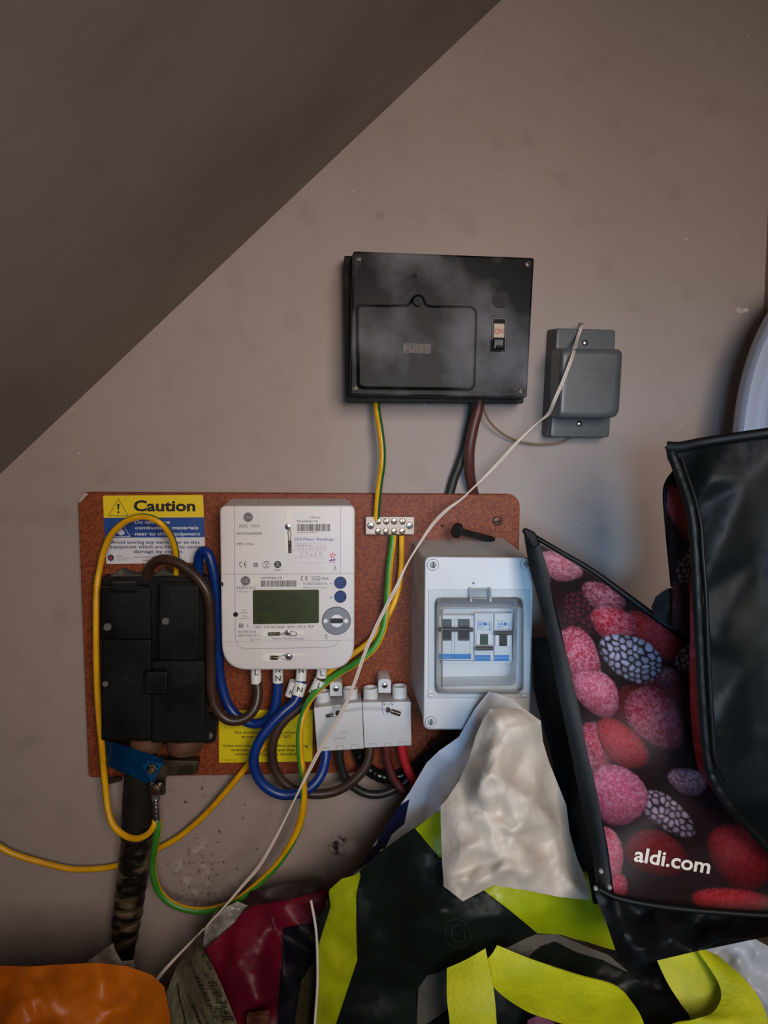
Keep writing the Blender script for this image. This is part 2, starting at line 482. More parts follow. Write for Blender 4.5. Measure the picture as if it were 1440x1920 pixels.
prnt('white_print', [T('Do not store', *A(588, 392), 6, 66, 0.015), T('combustible materials', *A(590, 443), 6.2, 119, 0.015),
     T('near to this equipment', *A(592, 498), 6.2, 122, 0.015), tri(468, 375, 508, 78, 1.6),
     poly([A(430, 480), A(445, 440), A(458, 462), A(468, 420), A(480, 460), A(490, 448), A(498, 485), A(465, 498)]), ], dl + 0.0003, mat('white_ink', (225, 225, 230), 0.5), cl)
prnt('blue_print', [T('Avoid storing any items near to this', *A(370, 573), 5.8, 167, 0.015), T('equipment which are likely to cause', *A(365, 614), 5.8, 170, 0.015),
     T('damage by impact', *A(578, 657), 5.8, 92, 0.015)], dl + 0.0003, mat('navy_ink', (44, 52, 110), 0.5), cl)
star = [(373 + (34 if k % 2 == 0 else 25) * math.cos(k * math.pi / 8), 700 + (34 if k % 2 == 0 else 25) * math.sin(k * math.pi / 8)) for k in range(16)]
prnt('small_print', [T('For further information', *A(585, 700), 3, 60), T('www.', *A(660, 732), 4, 16), poly([A(*p) for p in star]),
     T('Risk Management', *A(430, 706), 1.8, 28), T('Assessment', *A(430, 722), 1.8, 20)], dl + 0.0003, M_ink, cl)
prnt('crest_centre', [Disc(*A(373, 700), 3.4), T('CFOA', *A(428, 690), 2.2, 10, 0.02), ], dl + 0.0005, mat('crest_red', (150, 60, 66), 0.5), cl)

# ------------------------------------------------------------------ yellow wiring label
G = Zm(400, 1230, 3.6)
yl = root('wiring_label', 'yellow wiring colours notice on the board behind the looped cables', 'label', P(498, 1430, BD))
plate('yellow_sheet', rrect([G(38, 366), G(672, 362), G(668, 712), G(38, 720)], 1, 2), dl, BD, mat('label_lemon', (226, 206, 10), 0.4), yl)
def gt(s, cx, by, wd): return T(s, *G(cx, by), 5.2, wd / 3.6, 0.012, center=True)
def gtri(cx):
    return [Line([G(cx, 385), G(cx + 50, 480), G(cx - 50, 480)], 0.8, True), Line([G(cx, 408), G(cx + 6, 452)], 1.6), Disc(*G(cx + 2, 466), 1)]
prnt('black_print', [gt('This installation has wiring colours', 355, 525, 430), gt('to two versions of BS 7671', 355, 553, 330),
     gt('Great care should be taken before undertaking', 352, 614, 572), gt('extension, alteration or repair that all', 350, 642, 458),
     gt('conductors are correctly identified.', 352, 670, 425), T('IT-WGE/000/746-05-11', *G(58, 706), 2, 30)] + gtri(125) + gtri(595), dl + 0.0003, M_inkb, yl)

# ------------------------------------------------------------------ electricity meter
M = Zm(400, 920, 5.143)
mt = root('electricity_meter', 'white smart electricity meter with green display reading 12406 and blue buttons', 'meter', P(540, 1255, BD))
MF = 0.085
fq = [M(62, 146), M(1366, 140), M(1358, 1722), M(86, 1728)]
bq = [M(130, 76), M(1330, 78), M(1300, 1600), M(130, 1600)]
secs = [(rrect(bq, [14, 14, 40, 40], 8), BD + 0.0005), (rrect([M(66, 140), M(1364, 134), M(1356, 1722), M(86, 1726)], [14, 14, 50, 50], 8), MF - 0.016)]
for k in range(6):
    a = math.pi / 2 * k / 5
    secs.append((rrect(inset(fq, 3.5 * (1 - math.cos(a))), [12, 12, 50, 50], 8), MF - 0.0025 + 0.0025 * math.sin(a)))
M_meter = mat('meter_white', (224, 219, 218), 0.4, rgb2=(218, 212, 210), nscale=10)
link('body', loft_me(secs), M_meter, mt, smooth=0.5)
e = MF + 0.0003
# recessed-looking seams printed as thin dark joints
M_seam = mat('seam_grey', (120, 116, 116), 0.7)
arc = [M(205, 150), M(208, 800), M(212, 1400), M(220, 1450), M(245, 1498), M(300, 1527)] + [M(1100, 1510), M(1160, 1500), M(1200, 1465), M(1212, 1440)]
prnt('cover_seam', [Line(arc, 0.7), Line([M(72, 806), M(1362, 800)], 0.6), Line([M(85, 1456), M(1356, 1440)], 0.4), Line([M(1228, 150), M(1226, 800)], 0.4)], e, M_seam, mt)
plate('latch', rrect([M(64, 884), M(96, 884), M(96, 920), M(80, 920), M(78, 900), M(64, 900)], 0.5, 2), MF + 0.001, MF - 0.01, M_black, mt)
M_lcd = mat('lcd_green', (56, 64, 22), 0.35, rgb2=(48, 56, 18), nscale=20, spec=0.35)
dsp = plate('display', rrect([M(380, 960), M(1018, 955), M(1018, 1278), M(382, 1290)], 3, 5), MF + 0.0015, MF - 0.004, M_lcd, mt, bev=0.0006, label='dark green display')
prnt('display_digits', [T('Total Active Import', *M(410, 1032), 7.4, 80, 0.01), T('12406', *M(412, 1160), 16.5, 38, 0.0), T('kWh', *M(640, 1160), 8.5, 16, 0.01),
     poly([M(425, 1255), M(440, 1240), M(470, 1222), M(470, 1262), M(425, 1262)]), Line([M(478, 1260), M(478, 1228), M(520, 1228), M(520, 1240)], 1.2),
     poly([M(750, 1262), M(770, 1240), M(790, 1262)]), Line([M(915, 1215), M(945, 1215), M(955, 1200), M(985, 1212)], 1.6), Line([M(885, 1205), M(905, 1200)], 0.8)],
     MF + 0.0018, mat('lcd_ink', (12, 16, 4), 0.5), dsp)
M_btn = mat('button_blue', (12, 42, 100), 0.35)
for cy in (890, 1025):
    bt = disc('push_button', *M(1226, cy), 11.6, MF + 0.003, MF - 0.002, M_btn, mt, bev=0.2, label='round blue button')
    prnt('ridge', [Line([M(1192, cy + k), M(1260, cy + k)], 0.6) for k in (-16, 3, 24)], MF + 0.0033, mat('button_ridge', (44, 78, 142), 0.4), bt)
po = disc('optical_port', *M(1187, 1257), 27.5, MF + 0.002, MF - 0.002, mat('port_grey', (138, 138, 142), 0.35, 0.4), mt, label='grey optical port ring')
disc('port_window', *M(1190, 1257), 12.5, MF + 0.0026, MF, M_white, po)
plate('port_slot', rrect([M(1127, 1232), M(1250, 1232), M(1250, 1280), M(1127, 1280)], 4, 5), MF + 0.0034, MF, M_black, po, bev=0.0004)
for cx in (1082, 1280): disc('port_dot', *M(cx, 1257), 4.3, MF + 0.0026, MF, M_white, po)
disc('indicator_hole', *M(214, 1195), 4.6, MF + 0.0007, MF - 0.001, M_dark, mt)
def ge(cx, cy):
    return [Line([M(cx + 42 * math.cos(t), cy + 42 * math.sin(t)) for t in np.linspace(0, 6.28, 25)[:-1]], 1.3, True)]
gl = []
for (cx, cy) in ((335, 256), (310, 870)):
    gl += [Disc(*M(cx, cy), 9)]
gw = []
for (cx, cy) in ((335, 256), (310, 870)):
    gw += [Line([M(cx + 38 * math.cos(t), cy + 38 * math.sin(t)) for t in np.linspace(0, 6.28, 25)[:-1]], 0.5, True), T('GE', *M(cx - 26, cy + 17), 6.3, 10.4)]
for k in (0, 1):
    lo1 = prnt('maker_logo', gl[k:k + 1], e, mat('logo_grey', (92, 84, 88), 0.5), mt)
    prnt('maker_letters', gw[2 * k:2 * k + 2], e + 0.0002, mat('logo_pale', (190, 184, 184), 0.5), lo1)
def mT(s, x, y, h, wd, b=0.0): return T(s, *M(x, y), h / 5.143, wd / 5.143, b)
sq = lambda x, y, s: Line([M(x, y), M(x + s, y), M(x + s, y + s), M(x, y + s)], 1.5, True)
pr = [mT('SGC 1311', 248, 353, 28, 190), mT('8C3X26000000', 230, 424, 22, 238), mT('MFD: 2016', 230, 526, 24, 156), mT('CH s/n', 930, 269, 23, 100),
      mT('M160046110', 808, 306, 22, 198), mT('00280010208001MM0103', 808, 408, 8, 195), mT('SGM1312', 224, 950, 26, 184), mT('00MM0000GE0017', 226, 979, 9, 130),
      mT('16M0046110', 460, 852, 22, 200), mT('1964', 1036, 858, 22, 74), mT('M16', 956, 862, 22, 64), mT('0120/SGS0115', 866, 908, 22, 232),
      mT('METROLOGY FW 9128210', 868, 940, 10, 230), mT('A', 1128, 905, 18, 18), mT('B', 1128, 1038, 18, 16), mT('1000', 275, 1158, 10, 44), mT('imp/kWh', 255, 1182, 12, 82),
      mT('1000', 280, 1214, 10, 46), mT('imp/kvarh', 252, 1237, 12, 98), mT('230V', 392, 1328, 22, 74), mT('0.5-10(100)A', 494, 1326, 22, 192), mT('50Hz', 712, 1322, 22, 76),
      mT('2016', 812, 1320, 22, 74), mT('3K6', 912, 1318, 22, 56), mT('ACTIVE: Cl. B', 240, 1370, 20, 172), mT('REACTIVE: Cl. 2', 240, 1406, 20, 204), mT('Property of Northern Powergrid', 572, 1434, 16, 300),
      sq(392, 698, 34), sq(403, 709, 12), sq(250, 1285, 34), sq(261, 1296, 12), Line([M(332, 1285), M(334, 1320)], 0.8), Line([M(360, 1420), M(362, 1442), M(380, 1442), M(380, 1422)], 0.6), Line([M(395, 1433), M(465, 1432)], 0.6),
      Line([M(948, 825), M(1027, 825), M(1027, 870), M(948, 870)], 0.7, True), mT('ZigBee', 588, 772, 14, 66)]
def CE(x, y, h, g):
    r = h / 2; o = []
    for k, ox in enumerate((0, g)):
        o.append(Line([M(x + ox + r - r * math.sin(t), y - r - r * math.cos(t)) for t in np.linspace(0.15, 2.99, 14)], 1.25))
    o.append(Line([M(x + g, y - r), M(x + g + r * 0.9, y - r)], 1.1)); return o
pr += CE(254, 738, 54, 44) + CE(848, 868, 46, 42)
pr += [Line([M(511 + 36 * math.cos(t), 713 + 34 * math.sin(t)) for t in np.linspace(0, 6.28, 25)[:-1]], 0.7, True),
       Line([M(511 + 16 * math.cos(t), 700 + 16 * math.sin(t)) for t in np.linspace(-4, 1, 15)], 0.9), Line([M(511, 700), M(511, 735)], 0.9), Line([M(495, 735), M(530, 735)], 0.9)]
pr += [Disc(*M(621, 712), 6.7)]
pr += barcode(M(808, 0)[0], M(0, 322)[1], M(1126, 0)[0], M(0, 390)[1], 3) + barcode(M(460, 0)[0], M(0, 866)[1], M(812, 0)[0], M(0, 926)[1], 5)
for cx, cy in ((1174, 745), (1088, 1405)):
    pr += [Line([M(cx - 10, cy - 18), M(cx + 10, cy + 12)], 0.6), Line([M(cx + 10, cy - 18), M(cx - 10, cy + 12)], 0.6), Line([M(cx - 12, cy + 20), M(cx + 12, cy + 20)], 0.9), Line([M(cx - 10, cy - 16), M(cx + 10, cy - 16)], 0.5)]
prnt('grey_print', pr, e, M_ink, mt)
prnt('emblem_stroke', [Line([M(604, 698), M(636, 698), M(606, 726), M(640, 726)], 1.3)], e + 0.0002, M_white, mt)
st_ = plate('readings_sticker', rrect([M(762, 436), M(1218, 436), M(1218, 716), M(762, 712)], 2, 3), MF + 0.0004, MF - 0.001, mat('sticker_white', (226, 220, 224), 0.4), mt)
es = MF + 0.0007
prnt('blue_print', [mT('Old Meter Readings', 782, 480, 26, 376), mT('Meter Number', 792, 532, 10, 150)] +
     [Line([M(1120, 668 + dy) for dy in (0,)] + [M(1120, 668)], 0.1)][:0] + [mT('eDF', 1118, 680, 22, 62, 0.03)], es, M_blueink, st_)
prnt('box_rules', [Line([M(790, 512), M(1084, 514), M(1082, 566), M(786, 564)], 0.35, True), Line([M(784, 582), M(1084, 582), M(1084, 632), M(784, 630)], 0.35, True),
     Line([M(782, 648), M(1084, 650), M(1082, 696), M(780, 694)], 0.35, True)], es, mat('rule_grey', (150, 140, 150), 0.6), st_)
hw = []
def stroke(pts): hw.append(Line([M(x, y) for x, y in pts], 0.5))
x = 820  # handwritten 33130542
for g in [[(0, 0), (18, 0), (6, 12), (20, 18), (14, 32), (-2, 30)], [(0, 0), (18, 0), (6, 12), (20, 18), (14, 32), (-2, 30)], [(8, 0), (6, 32)], [(0, 0), (18, 0), (6, 12), (20, 18), (14, 32), (-2, 30)],
          [(12, 14), (2, 20), (6, 32), (18, 26), (14, 14)], [(18, -2), (4, -2), (4, 12), (20, 16), (16, 30), (0, 32)], [(16, -4), (2, 18), (22, 16)], [(2, 4), (14, -2), (18, 10), (2, 28), (34, 24)]]:
    stroke([(x + a, 534 + b) for a, b in g]); x += 34
x = 838
for g in [[(20, 0), (4, 0), (4, 14), (20, 20), (14, 38), (0, 40)], [(0, 2), (24, 0), (8, 40)], [(14, 20), (2, 26), (6, 38), (18, 32), (14, 20)], [(16, 0), (2, 24), (8, 40), (20, 32), (6, 24)], [(6, 0), (0, 22), (26, 20), (20, 2), (18, 42)]]:
    stroke([(x + a, 590 + b) for a, b in g]); x += 46
prnt('handwritten_figures', hw, es + 0.0001, mat('pen_ink', (92, 86, 126), 0.6), st_)
em = []
for k in range(5):
    t = -math.pi / 2 + k * 2 * math.pi / 5
    em.append(poly([M(1150 + 10 * math.cos(t - 0.5), 625 + 9 * math.sin(t - 0.5)), M(1150 + 30 * math.cos(t - 0.22), 625 + 27 * math.sin(t - 0.22)), M(1150 + 30 * math.cos(t + 0.3), 625 + 27 * math.sin(t + 0.3)), M(1150 + 12 * math.cos(t + 0.4), 625 + 10 * math.sin(t + 0.4))]))
em.append(Line([M(1120, 691), M(1180, 691)], 0.9))
prnt('orange_emblem', em, es, mat('emblem_orange', (216, 84, 56), 0.5), st_)
# sealing screws with their recesses and wire seals
M_slot = mat('recess_white', (236, 232, 224), 0.4)
def pxtube(name, pts, rpx, m, parent, **k):
    dd = pts[0][2]
    return link(name, tube_me(pxpath(pts), rpx * S(dd), seg=10, nsub=6), m, parent, smooth=1.0, **k)
def recess(quad, tip=None):
    o = rrect(quad, 1.0, 3)
    return plate('screw_recess', o, MF + 0.0006, MF - 0.002, M_slot, mt, bev=0.0003)
recess([M(702, 200), M(722, 182), M(740, 200), M(740, 330), M(702, 330)]); recess([M(682, 395), M(756, 390), M(752, 600), M(682, 596)])
recess([M(472, 1345), M(680, 1340), M(676, 1405), M(470, 1408)]); recess([M(740, 1355), M(880, 1355), M(880, 1385), M(740, 1388)])
recess([M(476, 1572), M(676, 1568), M(676, 1640), M(474, 1646)]); recess([M(750, 1578), M(890, 1578), M(890, 1586), M(750, 1600)])
M_wire = mat('seal_wire', (150, 146, 140), 0.35, 1.0)
for (sx, sy, pts, f0, f1, fr) in (
    (720, 348, [(738, 370), (750, 420), (742, 480), (738, 520), (730, 480), (722, 400), (728, 372)], (738, 480), (740, 600), 3.0),
    (722, 1373, [(650, 1385), (690, 1368), (740, 1358), (795, 1365), (800, 1392), (750, 1400), (690, 1388), (650, 1385)], (530, 1383), (645, 1380), 3.2),
    (724, 1600, [(620, 1600), (680, 1590), (740, 1575), (760, 1600), (740, 1632), (690, 1630), (620, 1605)], (552, 1610), (625, 1612), 4.0)):
    s_ = screw('cross', *M(sx, sy), 6.0, MF + 0.0012, mt, M_steel, name='seal_screw')
    pxtube('seal_wire', [(*M(*q), MF + 0.003) for q in pts], 0.7, M_wire, s_)
    pxtube('seal_ferrule', [(*M(*f0), MF + 0.003), (*M(*f1), MF + 0.003)], fr, M_darksteel, s_, label='crimped lead seal')

# ------------------------------------------------------------------ black service cut-outs
co = root('service_cutout', 'pair of black moulded service fuse holders at the left of the board', 'fuse holder', P(290, 1390, BD))
M_ct = mat('cutout_black', (10, 11, 10), 0.42, spec=.22, rgb2=(17, 17, 16), nscale=20, bump=0.15, bscale=200, rough2=0.6)
M_dusty_sheen = mat('dusty_sheen_black', (58, 55, 50), 0.7, rgb2=(96, 88, 78), nscale=60, lo=0.45, hi=0.65)  # grey of dust, and of light reflecting off the top, painted as colour
link('backplate', soft_box([(196, 1076), (386, 1074), (386, 1372), (200, 1374)], BD, [(190, 1083), (391, 1080), (392, 1394), (196, 1396)], 0.050, 5, 2), M_ct, co)
plate('dusty_sheen_shelf', rrect([A(330, 885), A(450, 810), A(490, 835), A(560, 850), A(760, 862), A(830, 800), A(900, 840), A(1090, 870), A(1240, 880), A(1240, 900), A(320, 905)], 1, 2), 0.040, BD, M_dusty_sheen, co, bev=0.001, label='dusty grey top ledge with painted sheen')
def blk(name, x0, y0, x1, y1, d0, d1, r=3, b=3, dx=2, m=None):
    return link(name, soft_box([(x0 + dx, y0 - 6), (x1 - dx, y0 - 6), (x1 - dx, y1 - 8), (x0 + dx, y1 - 8)], d0, [(x0, y0), (x1, y0), (x1, y1), (x0, y1)], d1, r, b), m or M_ct, co)
blk('left_carrier', 188, 1102, 283, 1200, 0.048, 0.082)
blk('left_lower_body', 190, 1199, 284, 1388, 0.048, 0.094)
blk('right_carrier', 297, 1096, 374, 1240, 0.048, 0.078)
blk('right_lower_body', 284, 1239, 384, 1392, 0.048, 0.090)
blk('centre_seal_cover', 270, 1258, 315, 1302, 0.085, 0.108, 4, 5)
g1 = blk('pull_grip', 209, 1094, 257, 1110, 0.05, 0.092, 2, 2)
for (x0, y0, x1, y1, dd) in ((213, 1117, 255, 1150, 0.0825), (324, 1103, 360, 1138, 0.0785), (273, 1266, 311, 1298, 0.1085)):
    lab = [Line(rrect(rect(x0, y0, x1, y1), 2, 3), 0.9, True), *scrib(x0 + 6, y0 + 15, x1 - x0 - 16, 6, seed=int(x0)), *scrib(x0 + 7, y1 - 6, x1 - x0 - 18, 4, seed=int(y0))]
    prnt('moulded_lettering', lab, dd + 0.0003, mat('moulding_edge', (26, 27, 25), 0.5), co)
prnt('moulded_rings', [Line([(346 + 19 * math.cos(t), 1262 + 18 * math.sin(t)) for t in np.linspace(0, 6.28, 33)[:-1]], 1.3, True),
      Line([(346 + 9 * math.cos(t), 1262 + 8 * math.sin(t)) for t in np.linspace(0, 6.28, 25)[:-1]], .8, True)], 0.0903, mat('moulding_edge2', (28, 29, 27), 0.5), co)
prnt('moulded_rings', [Line([(250 + 17 * math.cos(t), 1262 + 16 * math.sin(t)) for t in np.linspace(0.3, 2.9, 15)], 1.3)], 0.0943, MATS['moulding_edge2'], co)
M_seal = mat('grey_seal_disc', (92, 92, 88), 0.6)
for (x, y, dd, r) in ((201, 1176, 0.083, 7.2), (310, 1165, 0.079, 6.8), (197, 1283, 0.095, 5.5)):
    disc('seal_plug', x, y, r, dd + 0.001, dd - 0.002, M_seal, co, label='grey seal plug')
plate('fixing_tab', rrect([(384, 1340), (408, 1342), (404, 1390), (386, 1396)], 3, 3), 0.03, BD, M_ct, co, bev=0.001)
disc('tab_screw', 393, 1380, 6, 0.033, 0.029, M_seal, co)
M_terra = mat('terracotta_collar', (112, 74, 56), 0.6, rgb2=(86, 56, 42), nscale=40)
for cx, r, by in ((276, 30, 1400), (347, 34, 1402)):
    c = P(cx, by, 0.055); rr = r * S(0.055)
    me = lathe_me([(rr * 0.86, -0.004), (rr, 0.0), (rr * 1.02, 0.006), (rr * 1.0, 0.014)], 32, 'z', c)
    link('cable_collar', me, M_terra, co, label='brown cable collar')

# ------------------------------------------------------------------ tarred service cable
M_tar = mat('tarred_wrap', (22, 18, 14), 0.36, rgb2=(104, 88, 66), nscale=26, lo=0.50, hi=0.64, bump=.8, bscale=60, stretch=(1, 1, 2.6), bdist=0.003, detail=9)
def tarw(i, a): return 1 + 0.03 * math.sin(i * 1.1 + a * 1.0) + 0.10 * noise.noise(Vector((math.cos(a) * 2, math.sin(a) * 2, i * 0.35)))
tp = [(265, 1385, .045), (264, 1440, .045), (260, 1500, .045), (257, 1560, .045), (252, 1620, .042), (244, 1680, .04), (236, 1740, .04), (232, 1800, .04)]
me = tube_me(pxpath(tp), [.0165, .0165, .0175, .0175, .018, .0175, .0165, .0115], seg=28, nsub=14, wob=tarw)
sc_ = link('service_cable', me, M_tar, label='thick tar-wrapped mains cable rising up the wall to the fuse holders', cat='cable', smooth=1.2)
link('rubber_sleeve', tube_me(pxpath([(265, 1385, .045), (264, 1440, .045), (260, 1500, .045), (257, 1566, .045)]), [.0182, .0184, .0186, .0186], seg=28, nsub=8), mat('sleeve_black', (26, 24, 20), .6, spec=.2, rgb2=(36, 33, 27), nscale=40), sc_, smooth=1.2, label='smooth dark rubber sleeve')
link('lead_sheath', tube_me([P(232, 1790, .04), P(234, 1860, .04), Vector((P(234, 1860, .04).x, -.04, 0.0))], .0095, seg=18), mat('lead_grey', (110, 112, 112), 0.5, 0.4),
     label='bare grey pipe emerging below the tar-wrapped cable', cat='pipe', smooth=1.0)

# blue earth clamp strap
M_anod = mat('anodised_blue', (0, 96, 160), 0.34, 0.6, rgb2=(150, 205, 232), nscale=420, lo=0.66, hi=0.74, bump=0.2, bscale=250)
ec = root('earth_clamp', 'shiny blue metal earthing strap with bolt wrapped round the tarred cable', 'clamp', P(255, 1465, .06))
K = Zm(130, 1280, 4.8)
bm = bmesh.new(); rows = []
topp = [(195, 1391, .03), (200, 1389, .055), (225, 1396, .072), (262, 1408, .078), (290, 1417, .078), (307, 1424, .075)]
botp = [(188, 1428, .03), (196, 1433, .055), (222, 1446, .072), (252, 1457, .078), (268, 1466, .078), (286, 1468, .075)]
tc_, bc_ = crom(pxpath(topp), 5), crom(pxpath(botp), 5)
for a, b in zip(tc_, bc_): rows.append([bm.verts.new(a), bm.verts.new(a.lerp(b, .5)), bm.verts.new(b)])
for a, b in zip(rows, rows[1:]):
    for k in range(2): bm.faces.new((a[k], a[k + 1], b[k + 1], b[k]))
geo = bmesh.ops.solidify(bm, geom=list(bm.faces), thickness=0.0012)
bmesh.ops.recalc_face_normals(bm, faces=bm.faces)
me = bpy.data.meshes.new('strap'); bm.to_mesh(me); bm.free(); link('strap', me, M_anod, ec, smooth=0.8)
link('lug_block', soft_box([K(660, 750), K(790, 690), K(850, 720), K(770, 890)], .06, [K(660, 750), K(700, 705), K(845, 730), K(740, 898)], .083, 2, 1.5), M_anod, ec)
link('nut', lathe_me([(.0062, -.003), (.0062, .002), (.0045, .003)], 6, 'y', P(285, 1441, .086)), M_darksteel, ec, smooth=0.4)
link('bolt', lathe_me([(.0038, 0), (.0036, .006), (.003, .0065)], 20, 'y', P(286, 1443, .086)), mat('bolt_zinc', (170, 150, 130), 0.35, 1.0), ec)
plate('bracket', rrect([(293, 1425), (372, 1428), (368, 1452), (312, 1455), (306, 1470), (290, 1470)], 2, 3), .045, .03, mat('bracket_dark', (44, 38, 30), 0.5, 0.5, rgb2=(90, 78, 58), nscale=40), ec, bev=.001)
plate('strap_tail', rrect([(197, 1462), (225, 1458), (228, 1464), (200, 1472)], 1, 2), .045, .04, mat('strap_tail_brown', (40, 26, 20), 0.5), ec)

# ------------------------------------------------------------------ two-tone earth cables
YF = (0, -1, 0)
def inward(pts, cx, cy, k=.55, front=1.0):
    o = []
    for x, y, d in pts:
        v = Vector((cx - x, -(cy - y))); v = v.normalized() if v.length else v
        o.append((v.x * k, -front, v.y * k))
    return o
def gy(name, pts, r, dirs, label, green=None, split=105, group=None, parent=None):
    if len(dirs) == 1: dirs = dirs * len(pts)
    if len(dirs) != len(pts):
        xs = np.linspace(0, len(dirs) - 1, len(pts)); dirs = [tuple(Vector(dirs[int(x_)]).lerp(Vector(dirs[min(int(x_) + 1, len(dirs) - 1)]), x_ - int(x_))) for x_ in xs]
    me = tube_me(pxpath(pts), r, seg=20, ydirs=dirs, split=split)
    return link(name, me, [M_yel, green or M_grn], label=label, cat='cable', smooth=1.0)
gy('earth_cable', [(331, 1088, .035), (331, 1060, .04), (330, 1036, .05), (322, 1008, .062), (305, 984, .07), (285, 972, .07), (262, 969, .066), (235, 978, .06), (210, 1000, .055), (195, 1032, .05),
    (186, 1070, .05), (181, 1110, .055), (180, 1200, .06), (182, 1290, .06), (186, 1350, .06), (191, 1400, .06), (194, 1440, .055), (198, 1480, .055), (203, 1520, .06), (213, 1548, .065),
    (235, 1567, .07), (258, 1572, .075), (278, 1563, .078), (289, 1548, .078), (291, 1537, .076)], .0037,
   [(-.45, -1, 0)] * 3 + [(-.45, -1, -.2), (-.3, -1, -.5), (-.2, -1, -.6), (.1, -1, -.6), (.4, -1, -.5), (.6, -1, -.2)] + [(.95, -1, 0)] * 9 + [(.9, -1, .4), (.5, -1, .7), (.1, -1, .7), (-.2, -1, .6), (-.5, -1, .4), (-.6, -1, .1), (-.6, -1, 0)], 'yellow earth cable looping over the caution sticker and down the left side', split=72)
ge_ = gy('earth_cable', [(296, 1537, .076), (296, 1556, .076), (291, 1585, .07), (287, 1615, .06), (289, 1645, .055), (299, 1672, .05), (322, 1694, .05), (356, 1706, .05), (395, 1706, .05), (438, 1692, .055), (478, 1662, .06),
    (516, 1625, .065), (544, 1585, .07), (562, 1545, .075), (569, 1505, .08), (568, 1460, .085), (563, 1415, .085), (562, 1375, .085), (569, 1340, .08), (582, 1310, .06), (604, 1286, .05), (632, 1265, .05), (668, 1243, .055), (700, 1217, .055),
    (717, 1185, .05), (724, 1150, .045), (727, 1110, .04), (731, 1060, .035), (736, 1020, .032), (737, 1004, .030)], .0042,
   [(.7, .9, 0)] * 5 + [(.6, .9, .6)] * 2 + [(0, 1, 1)] * 2 + [(-.3, .9, 1), (-.8, .5, 1), (-1, .1, .6), (-1, -.3, .2), (-.6, -1, 0), (.6, -.8, 0)] + [(1, -.1, 0)] * 4 + [(.7, .3, -.8)] * 4 + [(.9, .2, -.7)] * 2 + [(1, .1, 0)] * 5,
   'green and yellow earth cable from clamp lug up to the terminal bar', green=M_grn2, split=72)
gy('earth_cable', [(753, 1004, .030), (753, 1030, .03), (752, 1065, .03), (747, 1105, .032), (735, 1140, .035), (715, 1175, .04), (690, 1205, .04), (660, 1228, .04), (622, 1256, .036), (592, 1285, .030), (560, 1325, .026), (520, 1372, .026), (470, 1428, .03),
    (430, 1477, .03), (385, 1527, .022), (340, 1566, .016), (300, 1590, .012), (258, 1612, .01), (216, 1624, .011), (180, 1629, .011), (130, 1629, .012), (70, 1615, .014), (28, 1602, .016), (0, 1588, .018), (-60, 1550, .02)], .0036,
   [(.4, -1, .1)] * 3 + [(-.3, -1, .5)] * 12 + [(0, -.8, .7)] * 10, 'yellow earth cable crossing behind the meter leads to the far left edge', split=78)
gy('earth_cable', [(705, 745, .03), (708, 775, .035), (713, 805, .04), (717, 840, .042), (717, 870, .042), (712, 905, .038), (708, 940, .034), (706, 975, .030)], .0039,
   [(-1, -.35, 0)], 'earth cable dropping from the black fuse box to the terminal bar', split=88)
# crimped lug at the clamp
lg = root('cable_lug', 'silver crimp lug with slotted screw below the blue strap', 'cable lug', P(293, 1540, .078))
link('lug_palm', soft_box([K(720, 900), K(835, 900), K(815, 1060), K(735, 1060)], .070, [K(722, 900), K(835, 905), K(808, 1085), K(745, 1085)], .0755, 2, 1), M_steel, lg)
link('lug_barrel', tube_me(pxpath([(292, 1498, .076), (293, 1515, .076), (294.5, 1538, .076)]), [.0028, .0040, .0042], seg=14, wob=lambda i, a: 1 + .12 * math.sin(i * 2.1 + a * 2)), M_steel, lg, smooth=0.8)
screw('slot', 291, 1481, 11, .079, lg, mat('bronze_screw', (150, 120, 100), 0.35, 1.0), ang=40)
plate('washer_plate', rrect([(287, 1468), (309, 1467), (309, 1490), (287, 1494)], 2, 3), .074, .068, M_darksteel, lg, bev=.0005)

# ------------------------------------------------------------------ meter leads
def cable(name, pts, r, m, label, seg=18, cat='cable', **k):
    return link(name, tube_me(pxpath(pts), r, seg=seg), m, label=label, cat=cat, smooth=1.0, **k)
def sleeve(par, pts, r, letters, dd):
    me = tube_me(pxpath(pts), r, seg=18, nsub=4)
    s_ = link('marker_sleeve', me, M_sleeve, par, smooth=1.0, label='white marker sleeve')
    # letters wrap round the sleeve's front
    a, b = Vector(pts[0][:2]), Vector(pts[-1][:2])
    for (ch, x, y, h, ang) in letters:
        vs, fs = T(ch, x, y, h, h * (0.95 if ch == 'N' else 0.62), 0.012, ang, center=True)
        rpx = r / S(dd)
        t = (b - a).normalized(); nrm = Vector((-t.y, t.x))
        def df(px_, py_):
            o = (Vector((px_, py_)) - a).dot(nrm) / rpx
            o = max(-0.98, min(0.98, o)); return dd + r * math.sqrt(1 - o * o) + 0.0005
        prnt('letter', [(vs, fs)], df, M_inkb, s_)
R1 = .0057
c1 = cable('meter_lead', [(275, 1082, .045), (283, 1060, .055), (303, 1049, .066), (328, 1053, .072), (355, 1070, .075), (378, 1093, .078), (391, 1120, .078), (395, 1171, .075), (395, 1233, .070), (396, 1285, .068), (402, 1320, .068), (417, 1343, .068),
    (437, 1352, .068), (461, 1346, .066), (478, 1327, .062), (484, 1300, .056), (481, 1270, .05), (479, 1240, .048)], R1, M_brown, 'brown lead arching over the left fuse holder and looping up into the meter')
sleeve(c1, [(479.5, 1248, .050), (480.5, 1281, .052)], .0063, [('L', 481, 1266, 11, 0)], .051)
